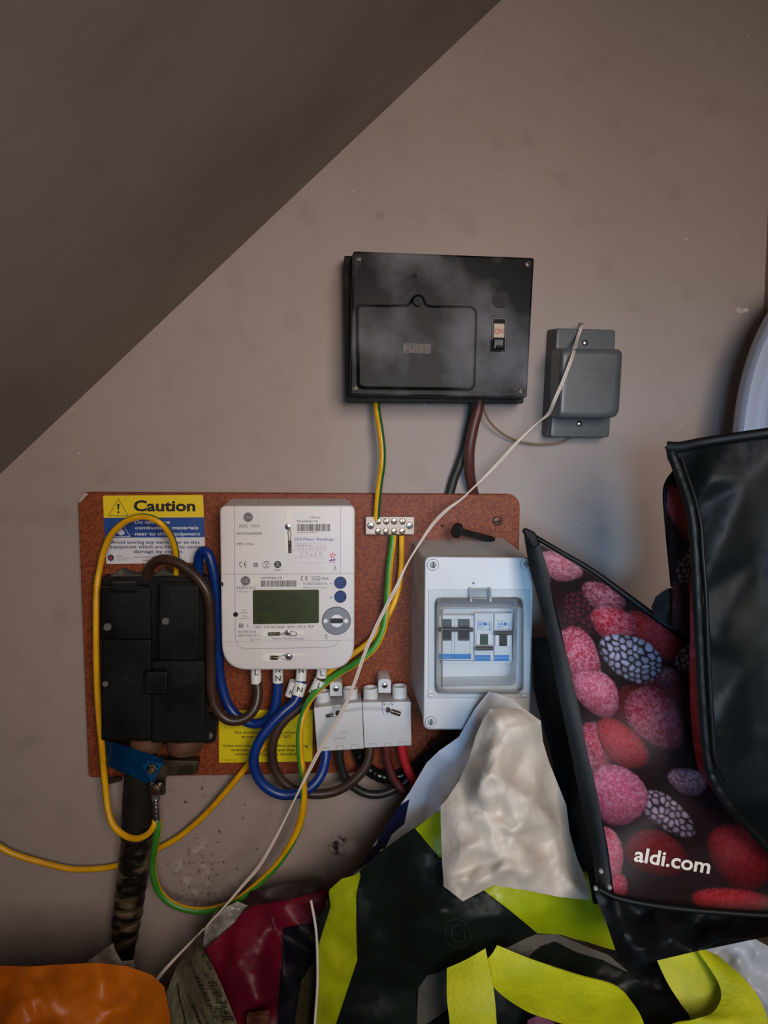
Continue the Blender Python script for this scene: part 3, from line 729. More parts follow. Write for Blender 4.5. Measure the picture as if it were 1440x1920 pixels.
c2 = cable('meter_lead', [(373, 1085, .04), (372, 1060, .045), (374, 1041, .05), (382, 1033, .055), (392, 1042, .058), (401, 1075, .058), (407, 1120, .055), (410, 1200, .05), (412, 1262, .046), (424, 1313, .046), (444, 1342, .048), (475, 1357, .05), (503, 1348, .052), (516, 1324, .052),
    (521, 1285, .05), (521, 1240, .048)], R1, M_blue, 'blue lead arching at the right of the fuse holders and looping up into the meter')
sleeve(c2, [(521, 1246, .0495), (521, 1279, .05)], .0063, [('N', 521.5, 1261, 9, 0), ('N', 521.5, 1277, 10.5, 0)], .05)
c3 = cable('meter_lead', [(566, 1240, .048), (565, 1258, .050), (563, 1285, .054), (554, 1314, .060), (530, 1336, .066), (506, 1361, .070), (487, 1388, .073), (476, 1419, .074), (480, 1449, .074), (497, 1474, .074), (525, 1489, .074), (555, 1488, .074),
    (583, 1476, .072), (602, 1452, .066), (610, 1425, .058), (612, 1400, .052)], R1 + .0003, M_blue, 'blue lead looping low from the meter to the left connector block')
sleeve(c3, [(566, 1246, .0495), (564, 1276, .053)], .0064, [('N', 565, 1262, 9.5, -5)], .051)
sleeve(c3, [(564.5, 1280, .0535), (557, 1304, .0575)], .0074, [('N', 561, 1299, 11, 12)], .0555)
cm = sleeve(c3, [(551, 1277, .050), (542, 1304, .048)], .0052, [('N', 551, 1288, 8, 20), ('N', 545, 1303, 8, 20)], .049)
c4 = cable('meter_lead', [(604, 1240, .046), (603, 1258, .047), (597, 1284, .048), (581, 1308, .048), (556, 1331, .050), (530, 1354, .052), (515, 1381, .054), (510, 1410, .054), (515, 1441, .054), (531, 1466, .054), (558, 1483, .054), (594, 1489, .056), (630, 1483, .056),
    (661, 1465, .056), (683, 1441, .054), (692, 1420, .052), (694, 1400, .050)], R1, M_brown, 'brown lead looping low from the meter to the connector blocks')
sleeve(c4, [(605, 1246, .0465), (602, 1270, .0475)], .0064, [('L', 604, 1267, 9.5, -4)], .047)
sleeve(c4, [(601, 1274, .0478), (589, 1300, .048)], .0074, [('L', 598, 1290, 10, 18), ('L', 583, 1296, 7, 100)], .048)
cable('meter_tail', [(636, 1400, .045), (638, 1430, .045), (650, 1462, .045), (677, 1484, .045), (706, 1490, .044), (735, 1482, .04), (760, 1466, .035), (790, 1430, .03), (815, 1390, .03)], R1 - .0006, mat('cable_black', (34, 32, 30), 0.4), 'black cable looping under the connector blocks towards the grey enclosure')
cable('meter_tail', [(724, 1395, .05), (728, 1430, .05), (741, 1464, .052), (762, 1487, .054), (800, 1500, .05), (840, 1460, .04)], R1 - .0006, mat('cable_maroon', (88, 34, 32), 0.42), 'dark red cable curving out below the right connector block')
cable('meter_tail', [(752, 1392, .052), (757, 1422, .053), (769, 1452, .055), (786, 1478, .055), (815, 1500, .05), (850, 1470, .04)], R1 - .0003, mat('cable_red', (178, 30, 38), 0.38), 'bright red cable curving out below the right connector block')
def tapew(i, a): return 1 + 0.05 * math.sin(i * 1.9 + a) + .04 * math.sin(i * .8)
me = tube_me(pxpath([(668, 1395, .03), (677, 1424, .03), (700, 1449, .03), (730, 1458, .03), (762, 1450, .03), (800, 1420, .035), (835, 1385, .04), (862, 1345, .04)]), .0078, seg=20, nsub=10, wob=tapew)
link('taped_cable', me, mat('shiny_black_tape', (16, 16, 17), 0.22, bump=0.5, bscale=160, bdist=.001), label='thick cable wrapped in shiny black tape under the grey enclosure', cat='cable', smooth=1.0)

# ------------------------------------------------------------------ earth terminal bar
tb = root('terminal_bar', 'silver earth terminal bar with two rows of screws beside the meter', 'terminal block', P(731, 1002, BD))
H8 = Zm(660, 740, 4.235)
plate('bar', rrect([H8(108, 970), H8(495, 970), H8(495, 1111), H8(108, 1112)], 1, 3), .032, BD + .0003, mat('bar_ivory_metal', (196, 184, 174), 0.45, 0.2, rgb2=(178, 160, 148), nscale=120, stretch=(.3, 1, 6)), tb, bev=.0008)
for i, x in enumerate((209, 272, 334, 401)): screw('slot', *H8(x, 1007), 6.1, .0325, tb, M_brass, ang=[70, 80, 0, 88][i], name='terminal_screw')
for i, x in enumerate((206, 270, 334, 398)): screw('slot', *H8(x, 1086), 6.1, .0325, tb, M_brass, ang=[-20, -40, -30, 160][i], name='terminal_screw')
for x in (149, 457): screw('cross', *H8(x, 1041), 6.6, .0325, tb, M_steel, name='fixing_screw')

# ------------------------------------------------------------------ connector blocks
M_conn = mat('connector_grey', (212, 213, 214), 0.42, rgb2=(202, 200, 200), nscale=12)
def conn(front, back, tops, tab, eyelet, tabs, fer, label):
    rt = root('connector_block', label, 'connector block', P((front[0][0] + front[1][0]) / 2, front[2][1], BD), 'pale grey service connector blocks')
    link('body', soft_box(back, BD, front, .062, 1.5, 1.5), M_conn, rt)
    for (cx, cy) in tops:
        c = P(cx, cy, .040); r = 14 * S(.040)
        prof = [(r * 1.02, -.016), (r, 0.0), (r * .82, .0), (r * .78, -.004), (r * .1, -.005)]
        link('cable_entry', lathe_me(prof, 28, 'z', c), M_conn, rt)
    tt = plate('fixing_tab', rrect([(tab[0] - 12, tab[1] + 14), (tab[0] - 12, tab[1] - 8), (tab[0] - 8, tab[1] - 12), (tab[0] + 8, tab[1] - 12), (tab[0] + 12, tab[1] - 8), (tab[0] + 12, tab[1] + 14)], 2, 3), .053, BD, M_conn, rt, bev=.0008)
    screw('cross', tab[0], tab[1], 5.6, .054, tt)
    ex, ey = eyelet
    sh = plate('sealing_boss', rrect([(ex - 11, ey - 14), (ex - 6, ey - 14), (ex - 4, ey - 11), (ex + 4, ey - 11), (ex + 6, ey - 15), (ex + 11, ey - 15), (ex + 11, ey - 4), (ex + 8, ey + 8), (ex - 8, ey + 8), (ex - 11, ey - 4)], 1.2, 3), .0655, .061, M_conn, rt, bev=.0005)
    disc('seal_core', ex, ey, 5, .068, .064, M_darksteel, sh)
    for k in (-7.5, 7.5): disc('pin_hole', ex + k, ey - 11, 1.2, .0658, .065, M_dark, sh)
    prnt('cutout_slot', [Line([(x - 6.5, y + 8), (x - 6.5, y), (x + 6.5, y - .3), (x + 6.5, y + 7.5)], 0.7) for x, y in tabs], .0623, M_seam, rt)
    pxtube('seal_ferrule', [(*fer[0], .0675), (*fer[1], .0675)], fer[2], M_darksteel, sh)
    return rt
cb1 = conn([G(678, 350), G(1003, 309), G(1016, 625), G(700, 645)], [(590, 1302), (676, 1299), (680, 1385), (595, 1392)], [G(740, 235), G(925, 215)], G(828, 222), G(842, 388), [G(755, 618), G(857, 608), G(955, 600)], (G(763, 407), G(808, 397), 3),
     'light grey connector block nearer the meter, fed by the blue lead')
cb2 = conn([G(1006, 312), G(1333, 308), G(1337, 603), G(1020, 620)], [(681, 1299), (762, 1297), (764, 1380), (683, 1386)], [G(1062, 210), G(1257, 200)], G(1157, 200), G(1180, 367), [G(1080, 592), G(1178, 588), G(1276, 582)], (G(1200, 372), G(1262, 392), 4.5),
     'light grey connector block nearer the enclosure, feeding the red cables')
prnt('pencil_marks', [Line([G(805, 525), G(905, 512)], .5), Line([G(860, 505), G(895, 520)], .5), T('Line2', *G(815, 562), 5, 22), Line([G(800, 545), G(815, 575), G(850, 585)], .5)], .0624, mat('pencil', (150, 140, 140), .7), cb1)
link('seal_thread', tube_me(pxpath([(*G(855, 385), .070), (*G(940, 366), .072), (*G(1040, 358), .074), (*G(1120, 360), .073), (*G(1172, 365), .070)]), .0004, seg=8), mat('clear_nylon', (190, 190, 192), .3),
     label='thin clear sealing thread strung between the two connector blocks', cat='seal wire', smooth=1.0)

# ------------------------------------------------------------------ grey enclosure with breakers
C5 = Zm(750, 980, 4.8)
EF = .124
en = root('breaker_enclosure', 'light grey plastic enclosure with clear window over three breakers', 'consumer unit', P(885, 1366, BD))
lidq = [C5(222, 303), C5(1208, 312), C5(1162, 1862), C5(208, 1862)]
bq = [C5(108, 160), C5(950, 138), (946, 1290), C5(100, 1500)]
M_enc = mat('enclosure_grey', (214, 216, 218), 0.33, rgb2=(204, 203, 204), nscale=12)
body_secs = [(rrect(bq, [8, 8, 12, 12]), BD + .0005), (rrect(inset(lidq, 3), [12, 12, 14, 14]), EF - .022)]
secs_l = [(rrect(lidq, [13, 13, 15, 15], 8), EF - .021), (rrect(lidq, [13, 13, 15, 15], 8), EF - .0025), (rrect(inset(lidq, 1.0), [13, 13, 15, 15], 8), EF - .0008), (rrect(inset(lidq, 2.4), [13, 13, 15, 15], 8), EF)]
# the lid's opening, its recess walls and the recessed panel
op = rrect([C5(335, 690), C5(1062, 690), C5(1045, 1465), C5(325, 1480)], 11, 8)
inn = rrect([C5(352, 800), C5(1035, 795), C5(1020, 1350), C5(345, 1362)], 4, 8)
inn_b = [(x, y) for x, y in [tuple(v) for v in rrect([C5(370, 760), C5(1020, 760), C5(985, 1375), C5(368, 1385)], 4, 8)]]
def ring_loft(outer_secs, opening, inner, d_in):
    bm = bmesh.new(); rings = [[bm.verts.new(P(p[0], p[1], d)) for p in pts] for pts, d in outer_secs]
    o = [bm.verts.new(P(p[0], p[1], EF)) for p in opening]; i_ = [bm.verts.new(P(p[0], p[1], d_in)) for p in inner]
    rings += [o, i_]; n = len(o)
    for a, b in zip(rings, rings[1:]):
        for k in range(n): bm.faces.new((a[k], a[(k + 1) % n], b[(k + 1) % n], b[k]))
    bm.faces.new(i_); bmesh.ops.recalc_face_normals(bm, faces=bm.faces)
    me = bpy.data.meshes.new('lid'); bm.to_mesh(me); bm.free(); return me
link('box', loft_me(body_secs, capend=False), mat('enclosure_box_grey', (196, 194, 190), 0.4, rgb2=(168, 160, 152), nscale=18, lo=.5, hi=.75), en, smooth=0.5)
lid = link('lid', ring_loft(secs_l, op, inn_b, .085), M_enc, en, smooth=0.5)
for (x, y, m_, a) in ((298, 380, None, 90), (1138, 372, None, 20), (278, 1795, None, 90), (1085, 1790, None, 60)):
    rg = disc('corner_plug', *C5(x, y), 11.5, EF + .0008, EF - .002, M_seam, lid, label='round corner plug')
    disc('plug_rim', *C5(x, y), 10.6, EF + .0011, EF, M_enc, rg)
    screw('slot', *C5(x, y), 6.6, EF + .0012, rg, mat('plug_grey', (150, 152, 154), .4), ang=a)
disc('lid_hole', *C5(662, 545), 2.4, EF + .0004, EF - .001, M_seam, lid)
M_brk = mat('breaker_white', (216, 219, 222), .4); M_bblue = mat('breaker_blue', (38, 128, 200), .45); M_tog = mat('toggle_black', (32, 34, 40), .35)
BF = .100
def brk(name, x0, y0, x1, y1, label):
    return link(name, soft_box([C5(x0, y0 + 12), C5(x1, y0 + 12), C5(x1, y1 - 6), C5(x0, y1 - 6)], .084, [C5(x0, y0), C5(x1, y0), C5(x1, y1), C5(x0, y1)], BF, 1, 1.2), M_brk, en, label=label)
def q4(x0, y0, x1, y1): return [C5(x0, y0), C5(x1, y0), C5(x1, y1), C5(x0, y1)]
ms = brk('main_switch', 345, 832, 664, 1240, 'double pole main switch')
plate('blue_stripe', q4(350, 1182, 640, 1228), BF + .0004, BF, M_bblue, ms)
prnt('switch_text', scrib(*C5(386, 1216), 15, 2.6, 0, 21), BF + .0006, M_white, ms)
M_tr = mat('smoky_window', (92, 98, 102), .2)
for x0, x1 in ((378, 462), (520, 624)): plate('smoky_panel', q4(x0, 868, x1, 1062), BF + .0006, BF, M_tr, ms)
for x0, x1 in ((466, 486), (494, 514), (628, 648)): plate('moulded_rib', q4(x0, 868, x1, 1180), BF + .002, BF, M_brk, ms, bev=.0004)
tg = link('toggle', soft_box(q4(530, 930, 620, 1060), BF, q4(535, 950, 612, 1040), BF + .006, 2, 1.5), M_tog, ms)
link('toggle', soft_box(q4(380, 935, 462, 1060), BF, q4(384, 950, 455, 1040), BF + .006, 2, 1.5), M_tog, ms)
link('toggle_bar', tube_me(pxpath([(*C5(350, 960), BF + .009), (*C5(655, 963), BF + .009)]), 4.2 * S(BF), seg=14), M_tog, ms, smooth=1.0)
for (x0, x1, amp, tcol, ty, win, lab) in ((670, 842, '32A', 'green', 1130, 1008, '32 amp breaker with green flag'), (848, 1008, '6A', 'black', 993, 1020, '6 amp breaker switched off')):
    bk = brk('circuit_breaker', x0, 815, x1, 1245, lab)
    cx = (x0 + x1) / 2
    pl = plate('toggle_surround', rrect(q4(cx - 70, win - 8, cx + 72, win + 92), 2, 3), BF + .003, BF, M_white, bk, bev=.0008)
    plate('toggle_window', rrect(q4(cx - 32, win - (0 if tcol == 'green' else 12), cx + 38, win + 92), 1.5, 3), BF + .0055, BF + .001, mat('flag_green', (22, 70, 40), .4) if tcol == 'green' else M_tog, bk, bev=.0008)
    link('toggle_bar', tube_me(pxpath([(*C5(cx - 74, ty), BF + .010), (*C5(cx + 80, ty), BF + .010)]), 4.0 * S(BF), seg=14), M_tog, bk, smooth=1.0)
    plate('blue_stripe', q4(x0 + 6, 1192, x1 - 26, 1244), BF + .0004, BF - .001, M_bblue, bk)
    prnt('stripe_text', scrib(*C5(x0 + 16, 1222), 23, 2.6, 0, 22), BF + .0006, M_white, bk)
    prnt('blue_print', [*scrib(*C5(x0 + 24, 890), 14, 2.4, 0, 23), T(amp, *C5(x0 + (24 if amp == '32A' else 34), 922), 5, 14 if amp == '32A' else 10, .02), Disc(*C5(x0 + 100, 912), 3.2),
         Line([C5(x0 + 24, 930), C5(x0 + 80, 930), C5(x0 + 80, 948), C5(x0 + 24, 948)], .6, True), *scrib(*C5(x0 + 28, 946), 9, 2.4, 0, 24), *scrib(*C5(x0 + 24, 968), 20, 2.4, 0, 25),
         Line([C5(x0 + 134, 895), C5(x0 + 134, 975)], .7), Line([C5(x0 + 152, 895), C5(x0 + 152, 975)], .7), Line([C5(x0 + 124, 912), C5(x0 + 140, 925)], .7)], BF + .0005, M_bblue, bk)
plate('mounting_rail', q4(375, 1246, 1000, 1268), .092, .085, M_brk, en, bev=.0004)
# clear hinged window
def clear_material():
    m = bpy.data.materials.new('clear_polycarbonate'); m.use_nodes = True; nt = m.node_tree; nt.nodes.clear(); N = nt.nodes.new; L = nt.links
    o = N('ShaderNodeOutputMaterial'); tr = N('ShaderNodeBsdfTransparent'); tr.inputs[0].default_value = (.90, .92, .925, 1)
    g = N('ShaderNodeBsdfGlossy'); g.inputs['Roughness'].default_value = .12
    df = N('ShaderNodeBsdfDiffuse'); df.inputs['Color'].default_value = (.55, .56, .57, 1)
    fr = N('ShaderNodeFresnel'); fr.inputs['IOR'].default_value = 1.45
    mx = N('ShaderNodeMixShader'); L.new(fr.outputs[0], mx.inputs[0]); L.new(tr.outputs[0], mx.inputs[1]); L.new(g.outputs[0], mx.inputs[2])
    m2 = N('ShaderNodeMixShader'); m2.inputs[0].default_value = .06; L.new(mx.outputs[0], m2.inputs[1]); L.new(df.outputs[0], m2.inputs[2]); L.new(m2.outputs[0], o.inputs[0])
    return m
M_clear = clear_material()
win = root('x', '', '', (0, 0, 0)); bpy.data.objects.remove(win)
wsecs = [(rrect(q4(255, 600, 1172, 1580), 2, 8), EF + .0006), (rrect(q4(318, 676, 1102, 1532), 12, 8), EF + .0012), (rrect(q4(322, 682, 1100, 1530), 12, 8), EF + .005), 
         (rrect(q4(366, 750, 1112, 1532), 11, 8), EF + .0145), (rrect(q4(376, 764, 1104, 1520), 9, 8), EF + .0165)]
wobj = link('clear_window', loft_me(wsecs, capstart=False), M_clear, en, smooth=0.5, label='hinged clear plastic window')
def ringtube(name, outline, d, rpx, m, parent):
    pts = [P(x_, y_, d) for x_, y_ in outline]; pts.append(pts[0])
    return link(name, tube_me(pts, rpx * S(d), seg=8, nsub=1), m, parent, smooth=1.0)
M_cedge = mat('clear_edge_grey', (122, 124, 124), .2, spec=.8)
M_cedge2 = mat('clear_rim_grey', (176, 178, 178), .2, spec=.8)
ringtube('window_rim', rrect(q4(318, 676, 1102, 1532), 12, 8), EF + .0012, 1.6, M_cedge, wobj)
ringtube('window_rim', rrect(q4(376, 764, 1106, 1524), 9, 8), EF + .0165, 1.5, M_cedge, wobj)
ringtube('window_rim', rrect(q4(256, 603, 1170, 1578), 2, 8), EF + .0006, .5, M_cedge2, wobj)
hg = plate('window_clip', rrect(q4(640, 600, 815, 690), 2, 3), EF + .012, EF + .004, M_clear, wobj, bev=.0008)
for x in (640, 815): plate('clip_lug', rrect(q4(x - 11, 590, x + 11, 712), 1, 2), EF + .010, EF + .002, M_cedge2, wobj, bev=.0006)
prnt('clip_slots', [Line([C5(650, 683), C5(805, 686)], .9), Line([C5(650, 714), C5(810, 718)], .7), Line([C5(672, 625), C5(692, 625), C5(692, 640), C5(672, 640)], .5, True)], EF + .0123, M_cedge, wobj)
for x in (275, 1118):
    for y in (1520, 1560): plate('hinge_knuckle', rrect(q4(x - 22, y - 8, x + 22, y + 8), 1, 3), EF + .004, EF, M_white, wobj, bev=.0008)

# black coach bolt lying on the enclosure's top
bt = root('coach_bolt', 'black round-headed bolt lying on top of the grey enclosure', 'bolt', P(880, 1008, .04))
hx = P(856, 996, .05)
dirv = (P(856, 995, .062) - P(905, 1008, .038)).normalized()
rot = dirv.to_track_quat('Z', 'Y').to_matrix().to_4x4()
M_bolt = mat('bolt_black', (20, 20, 20), .5, spec=.3, rgb2=(34, 32, 30), nscale=80)
for nm, pf in (('bolt_head', [(.0044, -.006), (.0062, -.002), (.0092, .0), (.0094, .0014), (.0078, .0026), (.003, .0034)]), ('bolt_shank', [(.0036, -.062), (.0042, -.058), (.0042, -.005)])):
    h_me = lathe_me(pf, 28, 'z'); h_me.transform(Matrix.Translation(P(858, 995, .060)) @ rot); link(nm, h_me, M_bolt, bt)

# ------------------------------------------------------------------ black fuse box
W6 = Zm(630, 460, 3.692)
fb = root('fuse_box', 'old black bakelite fuse box with round badge and ON switch', 'fuse box', P(815, 757, 0))
M_bak = mat('black_bakelite', (10, 10, 11), 0.44, rgb2=(122, 120, 128), nscale=12, lo=.45, hi=.78, rough2=.5, detail=10, bump=.06, bscale=90, spec=.16)
M_bakd = mat('black_base', (18, 19, 18), 0.5, spec=.25, rgb2=(52, 53, 50), nscale=50, lo=.5, hi=.7)
link('base', soft_box([W6(62, 84), W6(1330, 100), W6(1285, 1090), W6(76, 1082)], .0003, [W6(56, 72), W6(1350, 96), W6(1296, 1096), W6(66, 1086)], .040, 4, 2), M_bakd, fb)
FB = .092
cq = [W6(118, 42), W6(1370, 88), W6(1320, 1054), W6(98, 1036)]
link('cover', soft_box([W6(110, 62), W6(1345, 100), W6(1300, 1060), W6(92, 1042)], .038, cq, FB, 5, 3.2, seg=6), M_bak, fb, smooth=0.5)
lo_ = [W6(146, 425), W6(165, 410), W6(495, 412), W6(518, 392), W6(524, 365), W6(545, 344), W6(572, 338), W6(598, 346), W6(614, 370), W6(620, 396), W6(642, 414), W6(940, 424), W6(972, 455), W6(960, 975), W6(932, 1000), W6(180, 990), W6(150, 965)]
rl = rrect(lo_, [3, 3, 5, 3, 3, 3, 3, 3, 3, 3, 5, 6, 6, 6, 6, 6, 6], 3)
fl = plate('fuse_cover', rl, FB + .009, FB - .002, M_bak, fb, bev=.0026)
plate('cover_gap', [((p[0] - 782) * 1.012 + 782, (p[1] - 645) * 1.015 + 645) for p in rl], FB + .0012, FB - .001, M_dark, fb, bev=.0005, label='dark gap round the fuse cover')
kn = disc('cover_knob', *W6(567, 386), 8.5, FB + .014, FB + .006, mat('knob_black', (12, 12, 12), .5, spec=.2), fl, bev=.4)
M_cop = mat('worn_gilt', (104, 84, 76), .5)
plate('lettering_recess', rrect([W6(470, 678), W6(655, 684), W6(652, 750), W6(468, 744)], 1.5, 3), FB + .0094, FB + .008, mat('recess_dark', (20, 19, 19), .5), fl, bev=.0002)
prnt('fuses_lettering', [T('FUSES', *W6(472, 736), 12, 47)], FB + .0098, M_cop, fl)
prnt('fuses_frame', [Line(rrect([W6(470, 680), W6(655, 686), W6(652, 748), W6(468, 742)], 1.5, 3), .5, True)], FB + .0097, mat('frame_grey', (90, 84, 80), .4), fl)
disc('drilled_hole', *W6(547, 208), 4.2, FB + .0004, FB - .001, M_dark, fb)
# badge
lg_ = disc('maker_badge', *W6(1141, 375), 16, FB + .0008, FB - .001, mat('badge_black', (14, 14, 15), .5, spec=.2), fb)
bars = []
for k in range(-6, 7):
    hh = math.sqrt(max(0, 14.4 ** 2 - (k * 2.15) ** 2))
    if hh > 5: 
        cx_, cy_ = W6(1141, 375)
        bars += [Rct(cx_ + k * 2.15 - .42, cy_ - hh, cx_ + k * 2.15 + .42, cy_ - 5), Rct(cx_ + k * 2.15 - .42, cy_ + 5, cx_ + k * 2.15 + .42, cy_ + hh)]
cx_, cy_ = W6(1141, 375)
bars += [Line([(cx_ + 15.4 * math.cos(t), cy_ + 15.4 * math.sin(t)) for t in np.linspace(0, 6.283, 41)[:-1]], .7, True), T('WYLEX', cx_, cy_ + 3.2, 6.6, 27, .012, center=True)]
prnt('badge_lettering', bars, FB + .0011, mat('badge_relief', (58, 56, 57), .5, spec=.2), lg_)
sw = plate('switch_surround', rrect([W6(1080, 500), W6(1185, 502), W6(1180, 738), W6(1074, 736)], 3, 4), FB + .0008, FB - .001, mat('surround', (40, 39, 40), .4), fb, bev=.0004, holes=[rrect([W6(1092, 512), W6(1171, 514), W6(1168, 728), W6(1086, 726)], 1, 4)])
plate('switch_recess', rrect([W6(1092, 512), W6(1171, 514), W6(1168, 728), W6(1086, 726)], 1, 2), FB + .0005, FB - .001, M_dark, fb)
tgq = plate('switch_rocker', rrect([W6(1094, 540), W6(1168, 542), W6(1166, 640), W6(1090, 638)], .8, 2), FB + .004, FB - .001, mat('rocker_cream', (176, 158, 138), .45), fb, bev=.0005, label='cream ON rocker')
prnt('on_lettering', [T('ON', *W6(1096, 613), 10, 16.8, .01)], FB + .0044, mat('on_red', (178, 44, 44), .5), tgq)
plate('switch_lever', rrect([W6(1090, 642), W6(1166, 644), W6(1164, 722), W6(1088, 720)], 1.5, 3), FB + .012, FB, M_black, fb, bev=.0015)
plate('lever_lip', rrect([W6(1112, 690), W6(1164, 692), W6(1164, 712), W6(1112, 710)], 1.5, 3), FB + .015, FB + .01, M_black, fb, bev=.0015)
M_fs = mat('dull_brown_screw', (84, 78, 74), .4, .6)
for (x, y, a) in ((155, 92, 75), (1330, 128, 60), (1285, 1010, 20), (130, 990, 70)): screw('slot', *W6(x, y), 6.4, FB + .0006, fb, M_fs, ang=a)

# cables out of the fuse box
cable('fuse_box_tail', [(900, 745, .035), (896, 770, .036), (888, 800, .036), (881, 838, .034), (880, 868, .030), (882, 896, .022), (888, 926, .010), (892, 950, .008)], .0064, mat('tail_maroon', (84, 44, 38), .45), 'dark red cable from the fuse box running behind the board')
cable('fuse_box_tail', [(888, 745, .022), (886, 775, .020), (878, 810, .016), (871, 842, .014), (861, 872, .012), (851, 898, .010), (843, 926, .009), (836, 950, .008)], .0058, mat('tail_black', (40, 38, 32), .5), 'dark grey cable crossing behind the dark red one below fuse box')
cable('bell_wire', [(905, 750, .03), (908, 768, .03), (918, 790, .024), (938, 810, .018), (965, 825, .012), (998, 832, .010), (1035, 832, .010), (1060, 827, .012), (1075, 818, .014)], .0013, mat('old_bell_wire', (130, 106, 78), .5), 'thin old brown wire sagging from the fuse box to the grey box', seg=10)

# ------------------------------------------------------------------ grey bell transformer
B7 = Zm(1000, 590, 7.2)
tr = root('bell_transformer', 'dark grey plastic doorbell transformer box on the wall right of fuse box', 'transformer', P(1088, 822, 0))
M_gr = mat('transformer_grey', (86, 90, 92), .36, rgb2=(76, 80, 81), nscale=12)
link('base', soft_box([B7(185, 200), B7(1060, 215), B7(980, 1640), B7(108, 1640)], .0003, [B7(280, 186), B7(1100, 205), B7(1012, 1656), B7(185, 1656)], .026, 6, 2), mat('transformer_base_grey', (70, 70, 67), .5), tr)
link('cover', soft_box([B7(290, 190), B7(1100, 208), B7(1016, 1652), B7(210, 1652)], .024, [B7(318, 184), B7(1108, 206), B7(1020, 1654), B7(232, 1652)], .037, 6, 2), M_gr, tr)
bl = link('coil_housing', soft_box([B7(250, 452), B7(1150, 462), B7(1075, 1392), B7(215, 1392)], .030, [B7(362, 452), B7(1204, 466), B7(1150, 1396), B7(322, 1392)], .078, [10, 14, 20, 8], 11, seg=8), M_gr, tr, smooth=0.7)
prnt('moulded_frame', [Line([B7(500, 650), B7(1128, 662), B7(1092, 1190), B7(440, 1180)], .7, True), Line([B7(780 + 90 * math.cos(t), 1070 + 62 * math.sin(t)) for t in np.linspace(0, 6.283, 33)[:-1]], .5, True),
     *scrib(*B7(690, 740), 30, 3, seed=3), *scrib(*B7(670, 880), 36, 8, seed=4, w_=.5), *scrib(*B7(740, 1085), 12, 4, seed=5)], .0783, mat('moulded_edge_grey', (70, 74, 82), .4), bl)
prnt('moulded_lettering', [*scrib(*B7(480, 240), 22, 2.6, 0, 6), *scrib(*B7(430, 272), 42, 2.8, 0, 7), *scrib(*B7(860, 240), 12, 2.6, 0, 8), *scrib(*B7(850, 280), 14, 2.6, 0, 9),
     *scrib(*B7(510, 1605), 32, 2.6, 0, 10), poly([B7(630, 1540), B7(660, 1580), B7(600, 1580)])], .0373, mat('moulded_dark', (62, 65, 66), .4), tr)
for (x, y, a) in ((702, 378, 50), (627, 1470, 35)):
    disc('screw_well', *B7(x, y), 5.8, .0376, .036, M_dark, tr); screw('slot', *B7(x, y), 4.2, .0382, tr, M_steel, ang=a)

# white twin wire
TW = [(1088, 607, .004), (1094, 608, .020), (1090, 614, .040), (1083, 633, .046), (1073, 668, .084), (1056, 713, .086), (1040, 750, .086), (1029, 775, .070), (1014, 788, .060), (1000, 800, .055), (967, 832, .055), (939, 863, .055), (910, 893, .055), (887, 915, .058), (865, 936, .062), (839, 955, .068),
      (813, 981, .078), (790, 1014, .090), (764, 1056, .098), (742, 1103, .10), (716, 1153, .10), (694, 1200, .10), (682, 1230, .10), (667, 1274, .10), (650, 1316, .10), (633, 1349, .10), (605, 1397, .10), (580, 1444, .105), (552, 1500, .105), (521, 1563, .105), (488, 1621, .105), (458, 1657, .105), (419, 1702, .105), (372, 1752, .105), (322, 1804, .105), (290, 1842, .105), (250, 1900, .11)]
M_tw = mat('ivory_wire', (216, 200, 186), .45)
tw = root('twin_wire', 'long thin ivory twin wire crossing diagonally from transformer to the bags', 'wire', P(290, 1842, .105))
for s_ in (-1, 1):
    pts = []
    for i, (x, y, d) in enumerate(TW):
        a = P(x, y, d); nx = TW[min(i + 1, len(TW) - 1)]; pv = TW[max(i - 1, 0)]
        t = Vector((nx[0] - pv[0], -(nx[1] - pv[1]))).normalized(); n_ = Vector((-t.y, t.x))
        k = .00105 * (1.0 if i < 8 or 18 < i < 28 else (0.55 + .5 * math.sin(i * 1.3)))
        pts.append(a + Vector((n_.x, .0004 * s_ * math.cos(i * 1.3), n_.y)) * s_ * k)
    link('conductor', tube_me(pts, .00105, seg=10, nsub=6), M_tw, tw, smooth=1.0)

